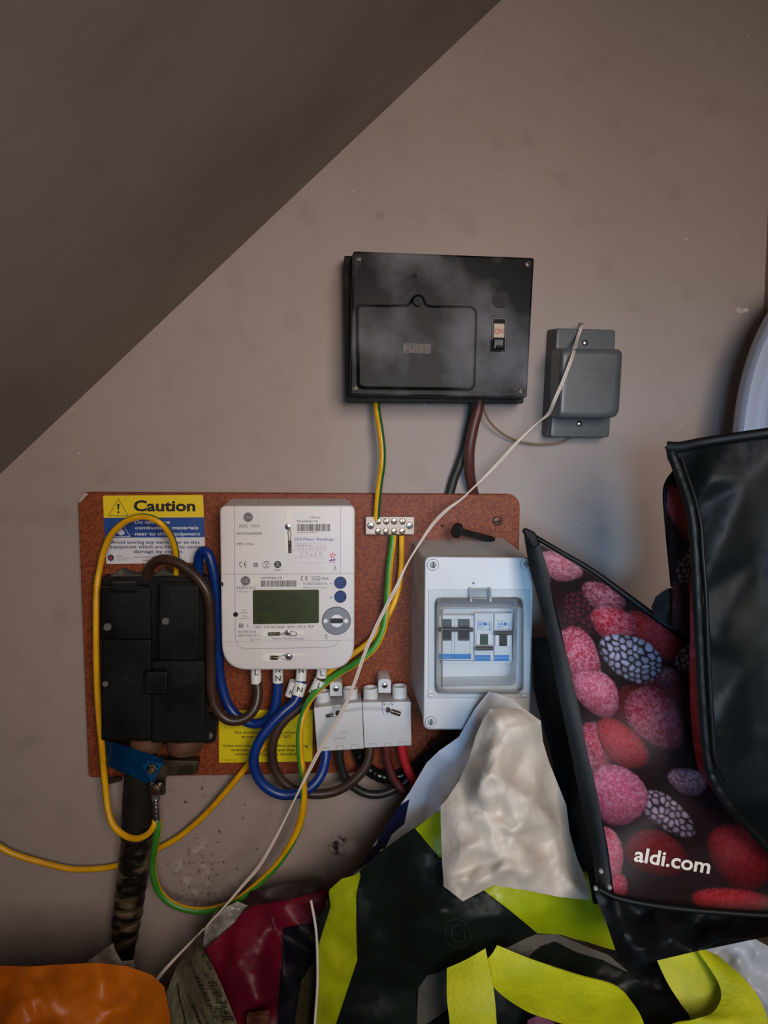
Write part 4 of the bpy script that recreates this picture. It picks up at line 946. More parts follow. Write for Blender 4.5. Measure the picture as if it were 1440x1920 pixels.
# ------------------------------------------------------------------ soft goods
def inpoly(pt, poly_):
    x, y = pt; c = False; n = len(poly_); j = n - 1
    for i in range(n):
        xi, yi = poly_[i][0], poly_[i][1]; xj, yj = poly_[j][0], poly_[j][1]
        if (yi > y) != (yj > y) and x < (xj - xi) * (y - yi) / (yj - yi) + xi: c = not c
        j = i
    return c
def distpoly(pt, P_):
    x, y = pt; best = 1e9
    for i in range(len(P_)):
        ax, ay = P_[i - 1][0], P_[i - 1][1]; bx, by = P_[i][0], P_[i][1]
        dx, dy = bx - ax, by - ay; L2 = dx * dx + dy * dy or 1e-9
        t = max(0, min(1, ((x - ax) * dx + (y - ay) * dy) / L2))
        best = min(best, math.hypot(x - ax - t * dx, y - ay - t * dy))
    return best
def sheet(name, outline, ctrl, mats, regions=(), step=12, amp=.003, ns=.012, ridge=True, smooth_it=2, thick=.03, parent=None, seed=0, ang=1.2, falloff=60, slope=.8, folds=(), post=0, **k):
    """a bag surface: px outline and control points with their distance from the wall; regions are px polygons with a material index"""
    outline = [tuple(p) for p in outline]
    lim = []
    for x, y, d in ctrl:     # a film cannot rise more steeply than this from its edge
        best = None
        for i in range(len(outline)):
            a, b = outline[i - 1], outline[i]; dx, dy = b[0] - a[0], b[1] - a[1]
            t = max(0, min(1, ((x - a[0]) * dx + (y - a[1]) * dy) / ((dx * dx + dy * dy) or 1)))
            q = math.hypot(x - a[0] - t * dx, y - a[1] - t * dy)
            if best is None or q < best[0]: best = (q, a[2] + t * (b[2] - a[2]))
        m_ = slope * best[0] * .00048; lim.append((x, y, best[1] + max(-m_, min(m_, d - best[1]))))
    ctrl = lim
    cv = [Vector((p[0], p[1])) for p in outline + list(ctrl)]; cd = [p[2] for p in outline + list(ctrl)]
    n = len(outline)
    vo, eo, fo, ov, oe, of = delaunay_2d_cdt(cv, [], [list(range(n))], 1, 1e-4)
    vd = [cd[o[0]] if o else .2 for o in ov]
    tris = [(np.array([[vo[i][0], vo[i][1]] for i in f_]), [vd[i] for i in f_]) for f_ in fo if len(f_) == 3]
    def depth(x, y):
        best = None; bv = -9
        for tr_, dz in tris:
            (x1, y1), (x2, y2), (x3, y3) = tr_
            den = (y2 - y3) * (x1 - x3) + (x3 - x2) * (y1 - y3)
            if abs(den) < 1e-9: continue
            a = ((y2 - y3) * (x - x3) + (x3 - x2) * (y - y3)) / den; b = ((y3 - y1) * (x - x3) + (x1 - x3) * (y - y3)) / den; c = 1 - a - b
            m_ = min(a, b, c)
            if m_ > bv: bv = m_; best = a * dz[0] + b * dz[1] + c * dz[2]
            if m_ >= -1e-6: break
        return best
    # dense layout
    def dens(pl, closed=True):
        out = []
        for i in range(len(pl) if closed else len(pl) - 1):
            a, b = pl[i], pl[(i + 1) % len(pl)]; L_ = math.hypot(b[0] - a[0], b[1] - a[1]); m_ = max(1, int(L_ / step))
            for q in range(m_): out.append((a[0] + (b[0] - a[0]) * q / m_, a[1] + (b[1] - a[1]) * q / m_))
        if not closed: out.append(tuple(pl[-1][:2]))
        return out
    bd = dens(outline); V = [Vector(p) for p in bd]; E = [(i, (i + 1) % len(bd)) for i in range(len(bd))]
    for rp, mi in regions:
        dd_ = dens(rp); s0 = len(V); V += [Vector(p) for p in dd_]; E += [(s0 + i, s0 + (i + 1) % len(dd_)) for i in range(len(dd_))]
    xs = [p[0] for p in outline]; ys = [p[1] for p in outline]
    y = min(ys); row = 0; rnd = random.Random(seed)
    while y < max(ys):
        x = min(xs) + (row % 2) * step / 2
        # coarser below the frame, where nothing is seen
        while x < max(xs):
            pt = (x + rnd.uniform(-.2, .2) * step, y + rnd.uniform(-.2, .2) * step)
            if inpoly(pt, outline) and distpoly(pt, outline) > step * .45: V.append(Vector(pt))
            x += step if y < 1960 else step * 3
        y += step * .87 if y < 1960 else step * 3; row += 1
    vo, eo, fo, ov, oe, of = delaunay_2d_cdt(V, E, [], 0, 1e-3)
    faces = []
    for f_ in fo:
        c = (sum(vo[i][0] for i in f_) / len(f_), sum(vo[i][1] for i in f_) / len(f_))
        if inpoly(c, outline): faces.append((f_, c))
    used = sorted({i for f_, c in faces for i in f_}); mp = {i: j for j, i in enumerate(used)}
    pts = [(vo[i][0], vo[i][1]) for i in used]
    dv = np.array([depth(*p) for p in pts]); dist = [distpoly(p, outline) for p in pts]
    nb = [set() for _ in pts]
    for f_, c in faces:
        for a, b in zip(f_, f_[1:] + f_[:1]): nb[mp[a]].add(mp[b]); nb[mp[b]].add(mp[a])
    for _ in range(smooth_it):
        dv = np.array([dv[i] if dist[i] < .5 else .5 * dv[i] + .5 * np.mean([dv[j] for j in nb[i]]) for i in range(len(pts))])
    for i, (x, y) in enumerate(pts):
        q_ = Vector((x * ns + seed * 7.3, y * ns, seed * 3.1))
        v = noise.noise(q_); w_ = noise.noise(q_ * 2.3 + Vector((5, 1, 2)))
        if ridge: z = (1 - abs(v) * 2.2) * .7 + (1 - abs(w_) * 2.2) * .35 - .6
        else: z = v + .4 * w_
        dv[i] += amp * z * min(1, dist[i] / 15 + .1)
        for an, wl, fa, ph in folds:
            wx_ = 26 * noise.noise(Vector((x * .009, y * .009, an))); u_ = ((x + wx_) * math.cos(an) + (y - wx_) * math.sin(an)) / wl + ph
            fr_ = u_ - math.floor(u_); loc = max(0.0, .55 + 1.1 * noise.noise(Vector((x * .010, y * .010, ph * 9))))
            dv[i] += fa * (1 - abs(2 * fr_ - 1)) * min(1, dist[i] / 35) * loc
    for _ in range(post):
        dv = np.array([dv[i] if dist[i] < .5 else .5 * dv[i] + .5 * np.mean([dv[j] for j in nb[i]]) for i in range(len(pts))])
    bm = bmesh.new()
    fr = [bm.verts.new(P(pts[i][0], pts[i][1], dv[i])) for i in range(len(pts))]
    bk = [fr[i] if dist[i] < .5 else bm.verts.new(P(pts[i][0], pts[i][1], dv[i] - .001 - thick * min(1, dist[i] / falloff) ** .6)) for i in range(len(pts))]
    for f_, c in faces:
        mi = 0
        for rp, m_ in regions:
            if inpoly(c, rp): mi = m_
        a = bm.faces.new([fr[mp[i]] for i in f_]); a.material_index = mi
        if a.normal.length == 0: a.normal_update()
        if a.normal.y > 0: a.normal_flip()
        try:
            b = bm.faces.new([bk[mp[i]] for i in reversed(f_)]); b.material_index = mi
        except ValueError: pass
    bmesh.ops.recalc_face_normals(bm, faces=bm.faces)
    for v in bm.verts:
        if v.co.z < .001: v.co.z = .001
    me = bpy.data.meshes.new(name); bm.to_mesh(me); bm.free()
    o = link(name, me, mats, parent, smooth=ang, **k)
    for e_ in me.edges:      # the rim where front and back film meet stays a crisp edge
        a, b = e_.vertices
        if a < len(pts) and b < len(pts) and dist[a] < .5 and dist[b] < .5: e_.use_edge_sharp = True
    return o, depth
FY = lambda d: 858 + 1.0 / (D - d) * F * 1.0 + 60   # a pixel row safely at or below floor level

def add_base(o): return o

# --- grey plastic tub standing on its side at the right edge
M_tub = mat('tub_grey', (170, 178, 196), .25, spec=.5)
tub = root('plastic_tub', 'pale blue-grey glossy plastic tub leaning at the right edge', 'tub', (P(1500, 900, .1).x, -.1, .55))
def ell(cx, cy, rx, ry, n=64, a0=0): return [(cx + rx * math.cos(2 * math.pi * k / n), cy + ry * math.sin(2 * math.pi * k / n)) for k in range(n)]
tsec = []
for (rx, ry, d) in ((150, 330, .052), (168, 352, .060), (172, 357, .072), (168, 352, .088), (160, 343, .100), (150, 332, .106), (140, 321, .106), (132, 312, .101), (122, 300, .100), (112, 290, .104), (104, 282, .100), (98, 276, .085), (80, 250, .070)):
    tsec.append((ell(1542, 872, rx, ry), d))
o_ = link('tub_body', loft_me(tsec), M_tub, tub, smooth=.9)
prnt('rim_seam', [Line([(1542 + 161 * math.cos(t), 872 + 345 * math.sin(t)) for t in np.linspace(2.6, 4.6, 60)], .8)], .1010, mat('seam_dark', (80, 86, 98), .5), tub)

# --- bags at the bottom left
M_or = mat('orange_film', (192, 100, 10), .42, spec=.3, rgb2=(170, 82, 6), nscale=10, bump=.3, bscale=26, bdist=.004)
sheet('carrier_bag', [(-30, 1810, .20), (60, 1812, .21), (120, 1808, .20), (182, 1805, .21), (240, 1812, .20), (285, 1828, .19), (308, 1850, .18), (318, 1900, .18), (330, 2050, .2), (330, 2900, .22), (-200, 2900, .24), (-120, 1900, .2)],
      [(20, 1860, .25), (90, 1870, .235), (110, 1900, .255), (176, 1880, .235), (172, 1950, .25), (200, 1900, .262), (240, 1880, .25), (265, 1910, .235), (290, 1900, .22), (60, 1980, .27), (130, 2040, .27), (250, 2000, .26), (100, 2300, .28)],
      M_or, folds=[(.3, 70, .006, .2), (1.1, 90, .007, .6), (2.5, 44, .003, .3)], amp=.002, ns=.014, thick=.05, seed=1, step=8, label='orange plastic carrier bag at the bottom left corner', cat='bag')
M_foil = mat('clear_film', (178, 172, 164), .2, .0, rgb2=(120, 114, 106), nscale=50, bump=.6, bscale=60, bdist=.003)
sheet('film_wrapper', [(158, 1806, .15), (188, 1786, .14), (212, 1768, .13), (216, 1782, .14), (228, 1802, .15), (250, 1800, .14), (256, 1830, .15), (240, 1960, .17), (190, 1960, .17), (160, 1900, .17)],
      [(195, 1795, .16), (205, 1805, .152), (220, 1830, .165), (200, 1900, .17)], M_foil, amp=.006, ns=.05, thick=.01, seed=2, step=6, falloff=30, label='crinkled clear plastic film behind the orange bag', cat='wrapper')

M_news = mat('printed_hessian', (122, 116, 92), .7, rgb2=(98, 92, 72), nscale=240, stretch=(1, 1, .2))
nb_o = [(440, 1655, .10), (418, 1690, .115), (382, 1738, .13), (378, 1775, .15), (398, 1810, .17), (415, 1845, .18), (445, 1920, .19), (460, 2100, .2), (470, 2800, .22), (310, 2800, .22), (305, 1950, .14), (312, 1860, .12), (330, 1815, .115), (365, 1765, .11), (405, 1712, .105)]
nb_, nd = sheet('printed_bag', nb_o, [(345, 1850, .15), (375, 1830, .165), (390, 1890, .18), (350, 1920, .165), (400, 2000, .2)], [M_news], amp=.003, ns=.02, thick=.02, seed=3, step=8,
      label='beige cloth bag printed with black script between orange and maroon bags', cat='bag')
def dtext(depth, off): 
    return lambda x, y: depth(x, y) + off
words = []
for i, (x, y, ln, h) in enumerate(((372, 1776, 40, 8), (352, 1806, 72, 7), (366, 1834, 84, 9), (382, 1828, 95, 10), (395, 1842, 66, 12), (350, 1868, 60, 6), (358, 1885, 60, 6), (404, 1892, 40, 9), (375, 1895, 50, 7))):
    words += scrib(x, y, ln, h, 66, 40 + i, w_=h * .28)
words.append(Line([(333, 1845), (336, 1870), (344, 1900), (350, 1930)], 2.0)); words.append(Line([(400, 1868), (422, 1866)], .7)); words.append(Line([(408, 1872), (418, 1842)], .7))
for t_ in words:
    pass
prnt('black_script', words, dtext(nd, .006), M_inkb, nb_)
sheet('clear_bag', [(425, 1700, .09), (445, 1690, .09), (470, 1700, .09), (460, 1760, .09), (400, 1790, .09), (380, 1775, .09), (384, 1740, .09)], [(430, 1730, .11), (415, 1755, .10), (440, 1745, .095)],
      M_foil, amp=.006, ns=.04, thick=.008, seed=4, step=6, falloff=20, label='crinkled clear plastic showing behind the printed cloth bag', cat='bag')
M_mar = mat('maroon_film', (112, 10, 38), .45, spec=.3, rgb2=(86, 8, 30), nscale=9, bump=.1, bscale=20)
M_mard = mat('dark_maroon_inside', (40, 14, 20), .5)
M_navy = mat('navy_panel', (12, 11, 22), .5, spec=.25)
sheet('carrier_bag', [(470, 1672, .07), (530, 1658, .07), (602, 1643, .07), (614, 1668, .08), (616, 1700, .09), (612, 1800, .11), (608, 2000, .13), (600, 2800, .16), (440, 2800, .18), (440, 1920, .15), (410, 1835, .13), (385, 1780, .11), (440, 1730, .10), (462, 1700, .09)],
      [(474, 1700, .12), (482, 1740, .145), (484, 1800, .155), (486, 1880, .16), (440, 1800, .135), (425, 1800, .12), (505, 1740, .115), (520, 1800, .105), (530, 1700, .095), (590, 1690, .09), (545, 1860, .11), (500, 1900, .13), (480, 2100, .18)],
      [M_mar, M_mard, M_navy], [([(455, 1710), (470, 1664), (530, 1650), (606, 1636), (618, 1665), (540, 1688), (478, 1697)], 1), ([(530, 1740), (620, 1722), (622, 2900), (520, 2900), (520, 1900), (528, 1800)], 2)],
      amp=.0035, ns=.012, thick=.02, seed=5, step=8, label='dark maroon carrier bag with navy panel against the wall', cat='bag')
mo = [o for o in COL.objects if o.name == 'carrier_bag.001'][0]
prnt('white_print', [T('Please', 508, 1722, 4.5, 24, 0, 68), *scrib(519, 1752, 20, 4.5, 60, 5, w_=.5), *scrib(528, 1776, 44, 4.5, 86, 6, w_=.5)], lambda x, y: .135, mat('dim_print', (120, 90, 96), .6), mo)
plate('copper_patch', rrect([(462, 1908), (504, 1904), (508, 1990), (466, 1990)], 2, 2), .172, .165, mat('copper_foil', (150, 96, 70), .4, .6, rgb2=(96, 56, 44), nscale=60), mo)
sheet('paper_bag', [(582, 1752, .10), (598, 1745, .10), (600, 1800, .11), (596, 2100, .12), (590, 2800, .14), (540, 2800, .14), (552, 1920, .12), (565, 1840, .11)], [(585, 1850, .14), (575, 1930, .14)],
      mat('olive_paper', (70, 62, 34), .6), amp=.002, thick=.01, seed=6, step=9, falloff=15, label='narrow olive brown bag edge beside the lime green bag', cat='bag')

# --- white bag with navy print, behind the others
M_wb = mat('white_carrier_film', (226, 230, 240), .34, bump=.25, bscale=30, bdist=.002)
M_nav = mat('navy_print', (18, 26, 68), .4)
sheet('carrier_bag', [(916, 1297, .150), (932, 1300, .165), (962, 1312, .175), (985, 1332, .18), (960, 1400, .19), (870, 1520, .2), (860, 1640, .2), (760, 1700, .19), (640, 1760, .16), (612, 1720, .12), (612, 1690, .115), (650, 1652, .11), (672, 1630, .11), (690, 1600, .11), (718, 1560, .105), (742, 1522, .10), (768, 1485, .105), (800, 1430, .118), (823, 1408, .135), (860, 1382, .138), (890, 1330, .146)],
      [(905, 1345, .160), (880, 1400, .165), (850, 1430, .155), (860, 1462, .175), (818, 1450, .140), (800, 1500, .150), (830, 1500, .175), (790, 1545, .135), (760, 1560, .145), (775, 1600, .165), (720, 1610, .13), (690, 1650, .14), (800, 1560, .18)],
      [M_wb, M_nav], [([(768, 1498), (758, 1545), (735, 1565), (722, 1590), (700, 1597), (716, 1555), (742, 1515)], 1), ([(705, 1583), (715, 1600), (680, 1625), (668, 1635), (684, 1600)], 1)],
      folds=[(.65, 70, .006, .3), (.9, 34, .002, .6)], amp=.0008, ns=.011, thick=.006, seed=7, step=7, smooth_it=1, label='white carrier bag with navy print draped below the grey enclosure', cat='bag')

# --- lime and dark green bag
M_lime = mat('lime_film', (168, 178, 12), .42, rgb2=(150, 164, 8), nscale=14, bump=.35, bscale=90, bdist=.001)
M_dg = mat('dark_green_film', (17, 28, 24), .5, spec=.25, rgb2=(12, 21, 18), nscale=12, bump=.35, bscale=110, bdist=.001)
lg_o = [(686, 1621, .17), (720, 1592, .175), (762, 1562, .18), (812, 1528, .185), (860, 1500, .19), (1000, 1500, .19), (1160, 1640, .19), (1165, 1785, .21), (1100, 1768, .215), (1050, 1752, .22), (1010, 1750, .22), (960, 1770, .225), (900, 1790, .23), (860, 1810, .225), (800, 1830, .22), (780, 1860, .22), (782, 2000, .23), (760, 2500, .24), (600, 2500, .22), (588, 1925, .19), (594, 1850, .18), (592, 1780, .17), (584, 1690, .16), (596, 1722, .165), (612, 1700, .17), (618, 1668, .165), (640, 1648, .165), (668, 1640, .165)]
lb, ld = sheet('shopping_bag', lg_o, [(612, 1745, .188), (625, 1740, .2), (650, 1740, .205), (655, 1790, .185), (612, 1800, .195), (620, 1815, .21), (650, 1825, .205), (640, 1850, .19), (615, 1880, .2), (662, 1700, .195), (700, 1680, .21), (690, 1760, .205), (740, 1720, .225), (720, 1800, .21), (800, 1650, .215), (760, 1600, .2), (840, 1600, .205), (790, 1740, .235),
      (840, 1760, .245), (830, 1700, .24), (900, 1720, .245), (960, 1720, .24), (950, 1660, .225), (1000, 1640, .22), (1060, 1690, .225), (1100, 1720, .22), (690, 1850, .2), (760, 1800, .22), (700, 1920, .22), (650, 2000, .22)],
      [M_dg, M_lime], [([(672, 1632), (676, 1640), (668, 1680), (668, 1740), (670, 1800), (660, 1830), (650, 1860), (630, 1920), (615, 2000), (560, 2000), (570, 1770), (596, 1775), (620, 1700), (615, 1660)], 1),
       ([(778, 1553), (815, 1525), (860, 1490), (1010, 1490), (1010, 1600), (905, 1670), (850, 1600), (824, 1608)], 1), ([(905, 1668), (960, 1640), (1180, 1630), (1190, 1795), (1100, 1766), (1050, 1755), (1010, 1752), (960, 1710)], 1)],
      folds=[(1.2, 110, .006, .3), (.2, 160, .006, .6), (1.9, 46, .0022, .2)], amp=.001, ns=.014, thick=.02, seed=8, step=7, smooth_it=5, label='lime and dark green woven shopping bag hanging below the white bags', cat='bag')
link('white_edge_binding', tube_me([P(x, y, d + .002) for x, y, d in [(583, 1688, .162), (592, 1740, .17), (595, 1790, .174), (595, 1850, .182), (590, 1925, .192), (588, 1990, .2)]], .0014, seg=10), mat('binding_white', (206, 204, 196), .5), lb, smooth=1.0)
prnt('embossed_loop', [Line(rrect([(836, 1728), (862, 1722), (880, 1740), (884, 1765), (870, 1776), (846, 1778), (834, 1752)], 8, 4), .7, True), Line(rrect([(848, 1738), (862, 1732), (872, 1748), (872, 1764), (856, 1768), (846, 1752)], 5, 4), .7, True)], dtext(ld, .006), mat('green_relief', (40, 58, 52), .4), lb)

# --- grey liner, black bag behind handles and a second lime handled bag at the bottom
M_grb = mat('grey_lining', (104, 102, 96), .5, bump=.1, bscale=30)
sheet('bag_lining', [(785, 1835, .20), (850, 1810, .21), (905, 1790, .22), (955, 1775, .225), (1000, 1752, .215), (1045, 1752, .21), (1100, 1775, .205), (1140, 1790, .20), (1200, 1840, .22), (1200, 2400, .25), (780, 2400, .25), (782, 1900, .21)],
      [(830, 1880, .23), (980, 1775, .245), (1020, 1765, .25), (1080, 1785, .24), (900, 1900, .24), (1050, 1900, .24)], [M_grb, mat('green_black_film', (12, 22, 20), .4)],
      [([(800, 1920), (900, 1850), (985, 1800), (1010, 1775), (1040, 1765), (1080, 1785), (1130, 1800), (1170, 1820), (1300, 1850), (1300, 2500), (800, 2500)], 1)], amp=.003, thick=.02, seed=9, step=9, label='open grey-lined black bag under the lime handles', cat='bag')
M_web = mat('lime_webbing', (208, 208, 18), .55, rgb2=(188, 192, 10), nscale=30, bump=.8, bscale=260, bdist=.001)
def ribbon(name, left, right, m, parent=None, th=.0016, **k):
    L_, R_ = crom(pxpath(left), 8), crom(pxpath(right), 8)
    bm = bmesh.new(); rows = []
    for a, b in zip(L_, R_): rows.append([bm.verts.new(a.lerp(b, t) + Vector((0, -.0015 * math.sin(math.pi * t), 0))) for t in np.linspace(0, 1, 7)])
    for a, b in zip(rows, rows[1:]):
        for q in range(6): bm.faces.new((a[q], a[q + 1], b[q + 1], b[q]))
    bmesh.ops.recalc_face_normals(bm, faces=bm.faces)
    bmesh.ops.solidify(bm, geom=list(bm.faces), thickness=th)
    me = bpy.data.meshes.new(name); bm.to_mesh(me); bm.free(); return link(name, me, m, parent, smooth=.9, **k)
hb = root('handled_bag', 'bright lime woven bag handles looping along the bottom edge of the pile', 'bag', (P(1000, 1900, .28).x, -.27, 0.0))
ribbon('handle', [(838, 1815, .26), (838, 1870, .275), (844, 1930, .285), (850, 2050, .29)], [(910, 1778, .262), (926, 1860, .285), (932, 1930, .295), (940, 2050, .30)], M_web, hb)
ribbon('handle', [(932, 1772, .258), (1000, 1800, .275), (1080, 1828, .29), (1150, 1848, .30), (1185, 1880, .295), (1210, 1930, .285), (1225, 2050, .28)],
       [(912, 1800, .26), (925, 1850, .268), (985, 1895, .27), (1040, 1915, .28), (1065, 1930, .28), (1090, 1990, .28), (1100, 2060, .28)], M_web, hb)
ribbon('handle', [(1228, 1792, .24), (1250, 1840, .25), (1275, 1880, .26), (1295, 1910, .27), (1300, 1960, .28)], [(1306, 1772, .24), (1335, 1820, .25), (1350, 1850, .26), (1352, 1890, .27), (1352, 1960, .28)], M_web, hb)
ribbon('handle', [(1300, 1770, .25), (1350, 1850, .275), (1340, 1895, .29), (1300, 1912, .30), (1250, 1930, .30), (1200, 2000, .30)], [(1345, 1790, .25), (1400, 1840, .275), (1430, 1885, .29), (1440, 1930, .30), (1420, 2000, .30), (1400, 2100, .30)], M_web, hb)
sheet('bag_body', [(800, 1985, .24), (1000, 1990, .25), (1250, 1960, .26), (1480, 1960, .26), (1480, 2900, .3), (800, 2900, .3)], [(1000, 2300, .33), (1300, 2300, .33)], mat('lime_body', (150, 160, 10), .5), parent=hb, step=24, thick=.04, seed=19)
M_bk = mat('black_pe', (10, 14, 15), .4, rgb2=(16, 22, 22), nscale=10)
sheet('carrier_bag', [(1130, 1780, .17), (1230, 1780, .18), (1270, 1800, .2), (1300, 1870, .22), (1310, 1990, .24), (1300, 2700, .25), (1020, 2700, .25), (1040, 1990, .23), (1080, 1900, .21), (1110, 1820, .19)], [(1180, 1850, .23), (1200, 1920, .24)],
      M_bk, amp=.002, thick=.02, seed=10, step=9, label='plain black bag seen between the two lime handles', cat='bag')
sheet('cloth_item', [(990, 1912, .26), (1010, 1903, .265), (1035, 1910, .26), (1050, 1940, .26), (1050, 2500, .27), (980, 2500, .27), (985, 1940, .26)], [(1012, 1930, .275)], mat('mauve_cloth', (120, 66, 92), .7), amp=.001, thick=.01, seed=11, step=8, falloff=20,
      label='scrap of mauve cloth under the wide lime handle', cat='cloth')
M_w2 = mat('white_crisp_film', (196, 200, 208), .4)
sheet('carrier_bag', [(1316, 1768, .21), (1370, 1762, .215), (1400, 1752, .22), (1470, 1790, .23), (1490, 2000, .24), (1490, 2600, .25), (1380, 2600, .25), (1390, 1900, .23), (1360, 1830, .22), (1330, 1795, .215)],
      [(1370, 1782, .23), (1400, 1800, .225), (1385, 1800, .24), (1420, 1790, .245), (1440, 1830, .235), (1410, 1850, .245), (1440, 1880, .25)], M_w2, amp=.004, ns=.02, thick=.01, seed=12, step=7, smooth_it=1, falloff=30,
      label='white folded plastic bag in the bottom right corner', cat='bag')

# --- crumpled cream white plastic bag (main one)
M_cr = mat('cream_film', (206, 190, 172), .5, spec=.3, rgb2=(198, 182, 164), nscale=6, bump=.2, bscale=40, bdist=.0015)
cro = [(918, 1330, .196), (945, 1328, .20), (985, 1330, .196), (1014, 1352, .195), (1018, 1390, .19), (1030, 1430, .188), (1050, 1480, .185), (1062, 1510, .18), (1068, 1560, .185), (1082, 1610, .19), (1106, 1665, .20), (1108, 1688, .215), (1050, 1682, .232), (980, 1668, .238), (925, 1660, .243), (868, 1690, .235), (832, 1662, .222), (828, 1600, .215), (826, 1530, .205), (826, 1512, .205), (840, 1495, .205), (862, 1462, .20), (880, 1420, .198), (892, 1380, .195), (905, 1350, .195)]
crc = [(930, 1345, .215), (975, 1345, .21), (960, 1400, .222), (920, 1400, .228), (895, 1430, .218), (950, 1440, .210), (990, 1400, .215), (1005, 1370, .205), (975, 1440, .225), (960, 1480, .215), (900, 1515, .205), (905, 1470, .228), (870, 1490, .222), (855, 1480, .212),
       (868, 1528, .232), (860, 1540, .218), (925, 1535, .235), (915, 1500, .235), (980, 1500, .232), (1010, 1480, .205), (990, 1530, .205), (1000, 1560, .212), (960, 1560, .240), (940, 1570, .222), (965, 1580, .235), (925, 1575, .238), (1000, 1540, .238), (1030, 1520, .225),
       (1040, 1560, .215), (900, 1620, .213), (880, 1590, .235), (850, 1570, .238), (940, 1610, .228), (985, 1600, .242), (960, 1570, .218), (1030, 1620, .24), (900, 1650, .247), (840, 1650, .235), (1070, 1660, .232), (845, 1662, .232), (866, 1672, .224), (1010, 1440, .212), (1035, 1490, .212), (1005, 1415, .205)]
cro = [(x, y, d + .035) for x, y, d in cro]; crc = [(x, y, d + .035 - (d - .222) * .35) for x, y, d in crc]
cb_, cd_ = sheet('crumpled_bag', cro, crc, M_cr, amp=.0004, ns=.02, thick=.012, seed=13, step=4.5, smooth_it=5, ang=1.0, post=1, folds=[(.45, 95, .017, .2), (2.3, 120, .017, .55), (1.25, 76, .009, .1), (2.9, 56, .006, .7), (.9, 38, .0028, .4)], label='crumpled cream white plastic bag in front of the enclosure corner', cat='bag')

# --- berry shopping bag
def vnoise(x, y, s, seed=0):
    x = x * s; y = y * s; xi = np.floor(x).astype(int); yi = np.floor(y).astype(int); xf = x - xi; yf = y - yi
    def h(a, b): v = np.sin(a * 127.1 + b * 311.7 + seed * 74.7) * 43758.5453; return v - np.floor(v)
    u = xf * xf * (3 - 2 * xf); v = yf * yf * (3 - 2 * yf)
    return (h(xi, yi) * (1 - u) + h(xi + 1, yi) * u) * (1 - v) + (h(xi, yi + 1) * (1 - u) + h(xi + 1, yi + 1) * u) * v
# (cx, cy, rx, ry, angle, base colour, frost, kind)
RED, PNK, DRK, CRM = (150, 12, 34), (214, 92, 122), (78, 16, 34), (188, 20, 34)
BER = [(1330, 1260, 60, 60, 0, DRK, .1, 0), (1240, 1290, 60, 40, 20, (96, 10, 20), .05, 0), (1200, 1340, 60, 50, 60, (110, 10, 18), .05, 0), (1180, 1660, 90, 40, 5, (60, 20, 34), .1, 1), (1215, 1400, 60, 40, 30, (60, 8, 20), .05, 0),
       (1230, 1190, 62, 34, 38, (168, 18, 30), .12, 0), (1230, 1600, 60, 45, 20, (130, 14, 24), .06, 0), (1390, 1605, 75, 52, 50, (150, 14, 26), .06, 0), (1370, 1690, 78, 26, 6, CRM, .1, 0), (1095, 1150, 50, 36, 35, (110, 42, 62), .3, 1),
       (1275, 1155, 30, 40, -20, (110, 12, 28), .05, 0), (1250, 1270, 28, 20, 20, (88, 30, 46), .2, 0), (1050, 1062, 46, 25, 28, (206, 120, 132), .8, 0), (1132, 1120, 48, 25, 32, (150, 60, 80), .55, 0), (1150, 1170, 46, 32, 35, (190, 24, 60), .5, 0),
       (1085, 1230, 58, 40, 60, (206, 70, 96), .75, 0), (1118, 1400, 30, 52, -20, (190, 50, 80), .4, 0), (1295, 1235, 28, 28, 20, (190, 180, 205), .3, 1), (1183, 1233, 68, 38, 27, (196, 190, 212), .3, 1), (1335, 1340, 48, 58, 0, (120, 26, 50), .2, 0),
       (1228, 1345, 48, 66, -32, (158, 26, 54), .35, 0), (1166, 1395, 58, 36, 38, CRM, .12, 0), (1118, 1298, 52, 38, 55, (222, 100, 128), .7, 0), (1290, 1465, 42, 24, 15, (120, 86, 96), .5, 0), (1250, 1525, 62, 30, 42, (186, 160, 176), .2, 1),
       (1075, 1420, 50, 40, 70, (180, 46, 74), .6, 0), (1158, 1490, 64, 50, 45, (222, 104, 138), .6, 0), (1140, 1600, 56, 28, 72, (214, 90, 110), .6, 0), (1160, 1660, 18, 24, 0, (196, 50, 80), .4, 0)]
BER2 = [(1278, 960, 26, 60, -25, (200, 96, 110), .2, 0), (1292, 1070, 22, 45, 0, (190, 160, 178), .2, 1), (1265, 1130, 30, 40, 0, DRK, .1, 0)]
